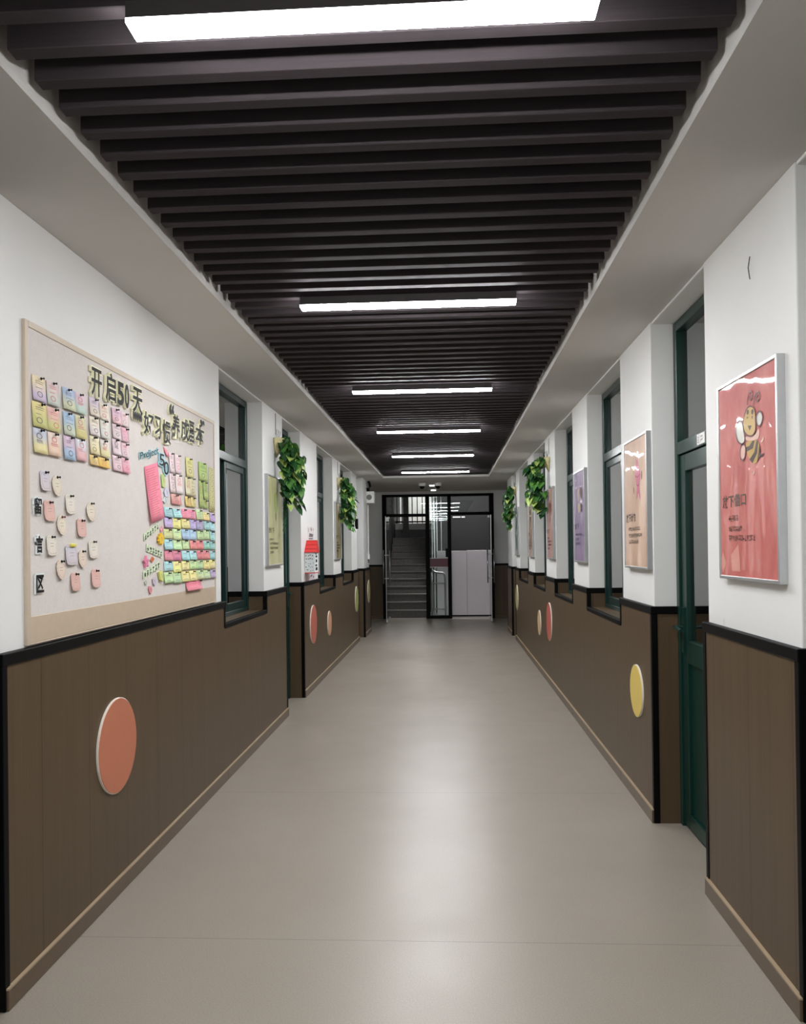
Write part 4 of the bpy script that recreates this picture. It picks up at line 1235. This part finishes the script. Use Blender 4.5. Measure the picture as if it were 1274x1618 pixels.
ln.build('tile_line', plain('dark_red_line', (120, 24, 26), .5), ro)
sp_ = MB(); r5 = random.Random(2)
fnm = lambda u, v, d: (mx0 + u, my0 - .0015 - d, 1.22 + v)
for i in range(20):
    u = .014 + (i % 4) * .022 + r5.uniform(-.006, .006); v = .02 + (i // 4) * .037 + r5.uniform(-.01, .01); r = r5.uniform(.0035, .006)
    sp_.face([fnm(u + r * math.cos(2 * PI * k / 8), v + r * math.sin(2 * PI * k / 8), 0) for k in range(8)])
fn2 = lambda u, v, d: (mx1 + .0015, my0 + u, 1.22 + v)
for (u, v, a, b) in ((.05, .02, .12, .03), (.04, .06, .1, .02), (.06, .10, .09, .03), (.05, .15, .11, .02), (.05, .175, .06, .015)):
    sp_.face([fn2(u, v, 0), fn2(u + a, v, 0), fn2(u + a, v + b, 0), fn2(u, v + b, 0)])
sp_.build('black_spot', M['ink'], lb)
ed = MB().box(mx0, mx1 + .004, my0 - .003, my1 + .003, 1.212, 1.22).build('base_edge', M['red'], lb)

def wall_paper(y0, y1, z0, z1, label, col, lines):
    t = thing('notice_paper', (WL, (y0 + y1) / 2, z0), label, 'paper')
    MB().box(WL, WL + .002, y0, y1, z0, z1).build('paper_sheet', plain('paper_%d_%d_%d' % col, col, .7, spec=.2), t)
    fn = lambda u, v, d: (WL + .003 + d, y0 + u, z0 + v)
    w, h = y1 - y0, z1 - z0
    hb = MB()
    for q in lines: hb.stroke([(q[0] * w, q[1] * h), (q[2] * w, q[3] * h)], q[4], fn)
    hb.build('printing', M['softink'], t)
wall_paper(8.33, 8.70, 1.55, 1.685, 'small white notice above the red roofed letter box', (226, 220, 222),
           [(.1, .9, .1, .6, .02), (.45, .92, .6, .75, .03), (.85, .92, .9, .75, .02), (.2, .45, .85, .4, .02), (.15, .3, .8, .3, .018), (.1, .1, .8, .12, .014)])
wall_paper(8.33, 8.72, 1.135, 1.25, 'small pinkish notice below the red roofed letter box', (224, 204, 212),
           [(.15, .1, .15, .8, .02), (.2, .85, .8, .9, .02), (.35, .6, .6, .7, .02), (.7, .2, .85, .25, .02), (.3, .3, .6, .4, .02)])

t = thing('wall_phone', (WL, 12.66, 1.76), 'small black intercom handset on the far left pier', 'intercom')
MB().box(WL, WL + .03, 12.60, 12.74, 1.80, 1.91).build('phone_base', M['black'], t, bevel=.004)
MB().box(WL + .03, WL + .04, 12.63, 12.71, 1.86, 1.90).build('screen', M['softink'], t)
MB().box(WL + .012, WL + .05, 12.60, 12.64, 1.76, 1.92).build('handset', M['black'], t, bevel=.006)

CX = WL + .05
t = thing('wall_speaker', (CX + .1, 14.05, 2.23), 'white box speaker with round grille on the last left column', 'speaker')
MB().box(CX - .04, CX + .135, 13.95, 14.13, 2.235, 2.435).build('speaker_box', M['white'], t, bevel=.006)
MB().lathe((CX + .05, 13.95, 2.335), (0, -1, 0), [(.046, 0), (.046, .006), (.04, .009)], 24).build('round_grille', plain('grey_grille', (120, 122, 122), .6), t)
MB().box(CX, CX + .05, 14.0, 14.06, 2.435, 2.5).tube([(CX + .03, 14.03, 2.48), (CX + .06, 14.03, 2.53), (CX + .05, 14.03, 2.58), (CX + .03, 14.03, 2.62)], .022, 8).build('swivel_bracket', M['black'], t)
t = MB().tube([(CX + .012, 14.12, 2.24), (CX + .012, 14.12, 1.36)], .010, 8).build('cable_conduit', M['white'])
tag(t, 'thin white cable conduit running down from the box speaker', 'conduit')
t = thing('wall_switch', (CX, 14.12, 1.25), 'white switch box low on the last left column', 'switch')
MB().box(CX, CX + .035, 14.06, 14.18, 1.27, 1.36).build('switch_box', M['white'], t, bevel=.004)
MB().box(CX, CX + .02, 14.09, 14.13, 1.21, 1.26).build('socket', M['softink'], t, bevel=.003)
t = MB().tube([(WR - .004, 2.925, 2.38), (WR - .01, 2.923, 2.42), (WR - .003, 2.925, 2.46)], .0018, 6).build('wall_hook', M['wire'])
tag(t, 'thin dark wire hook high above the bee poster', 'hook')
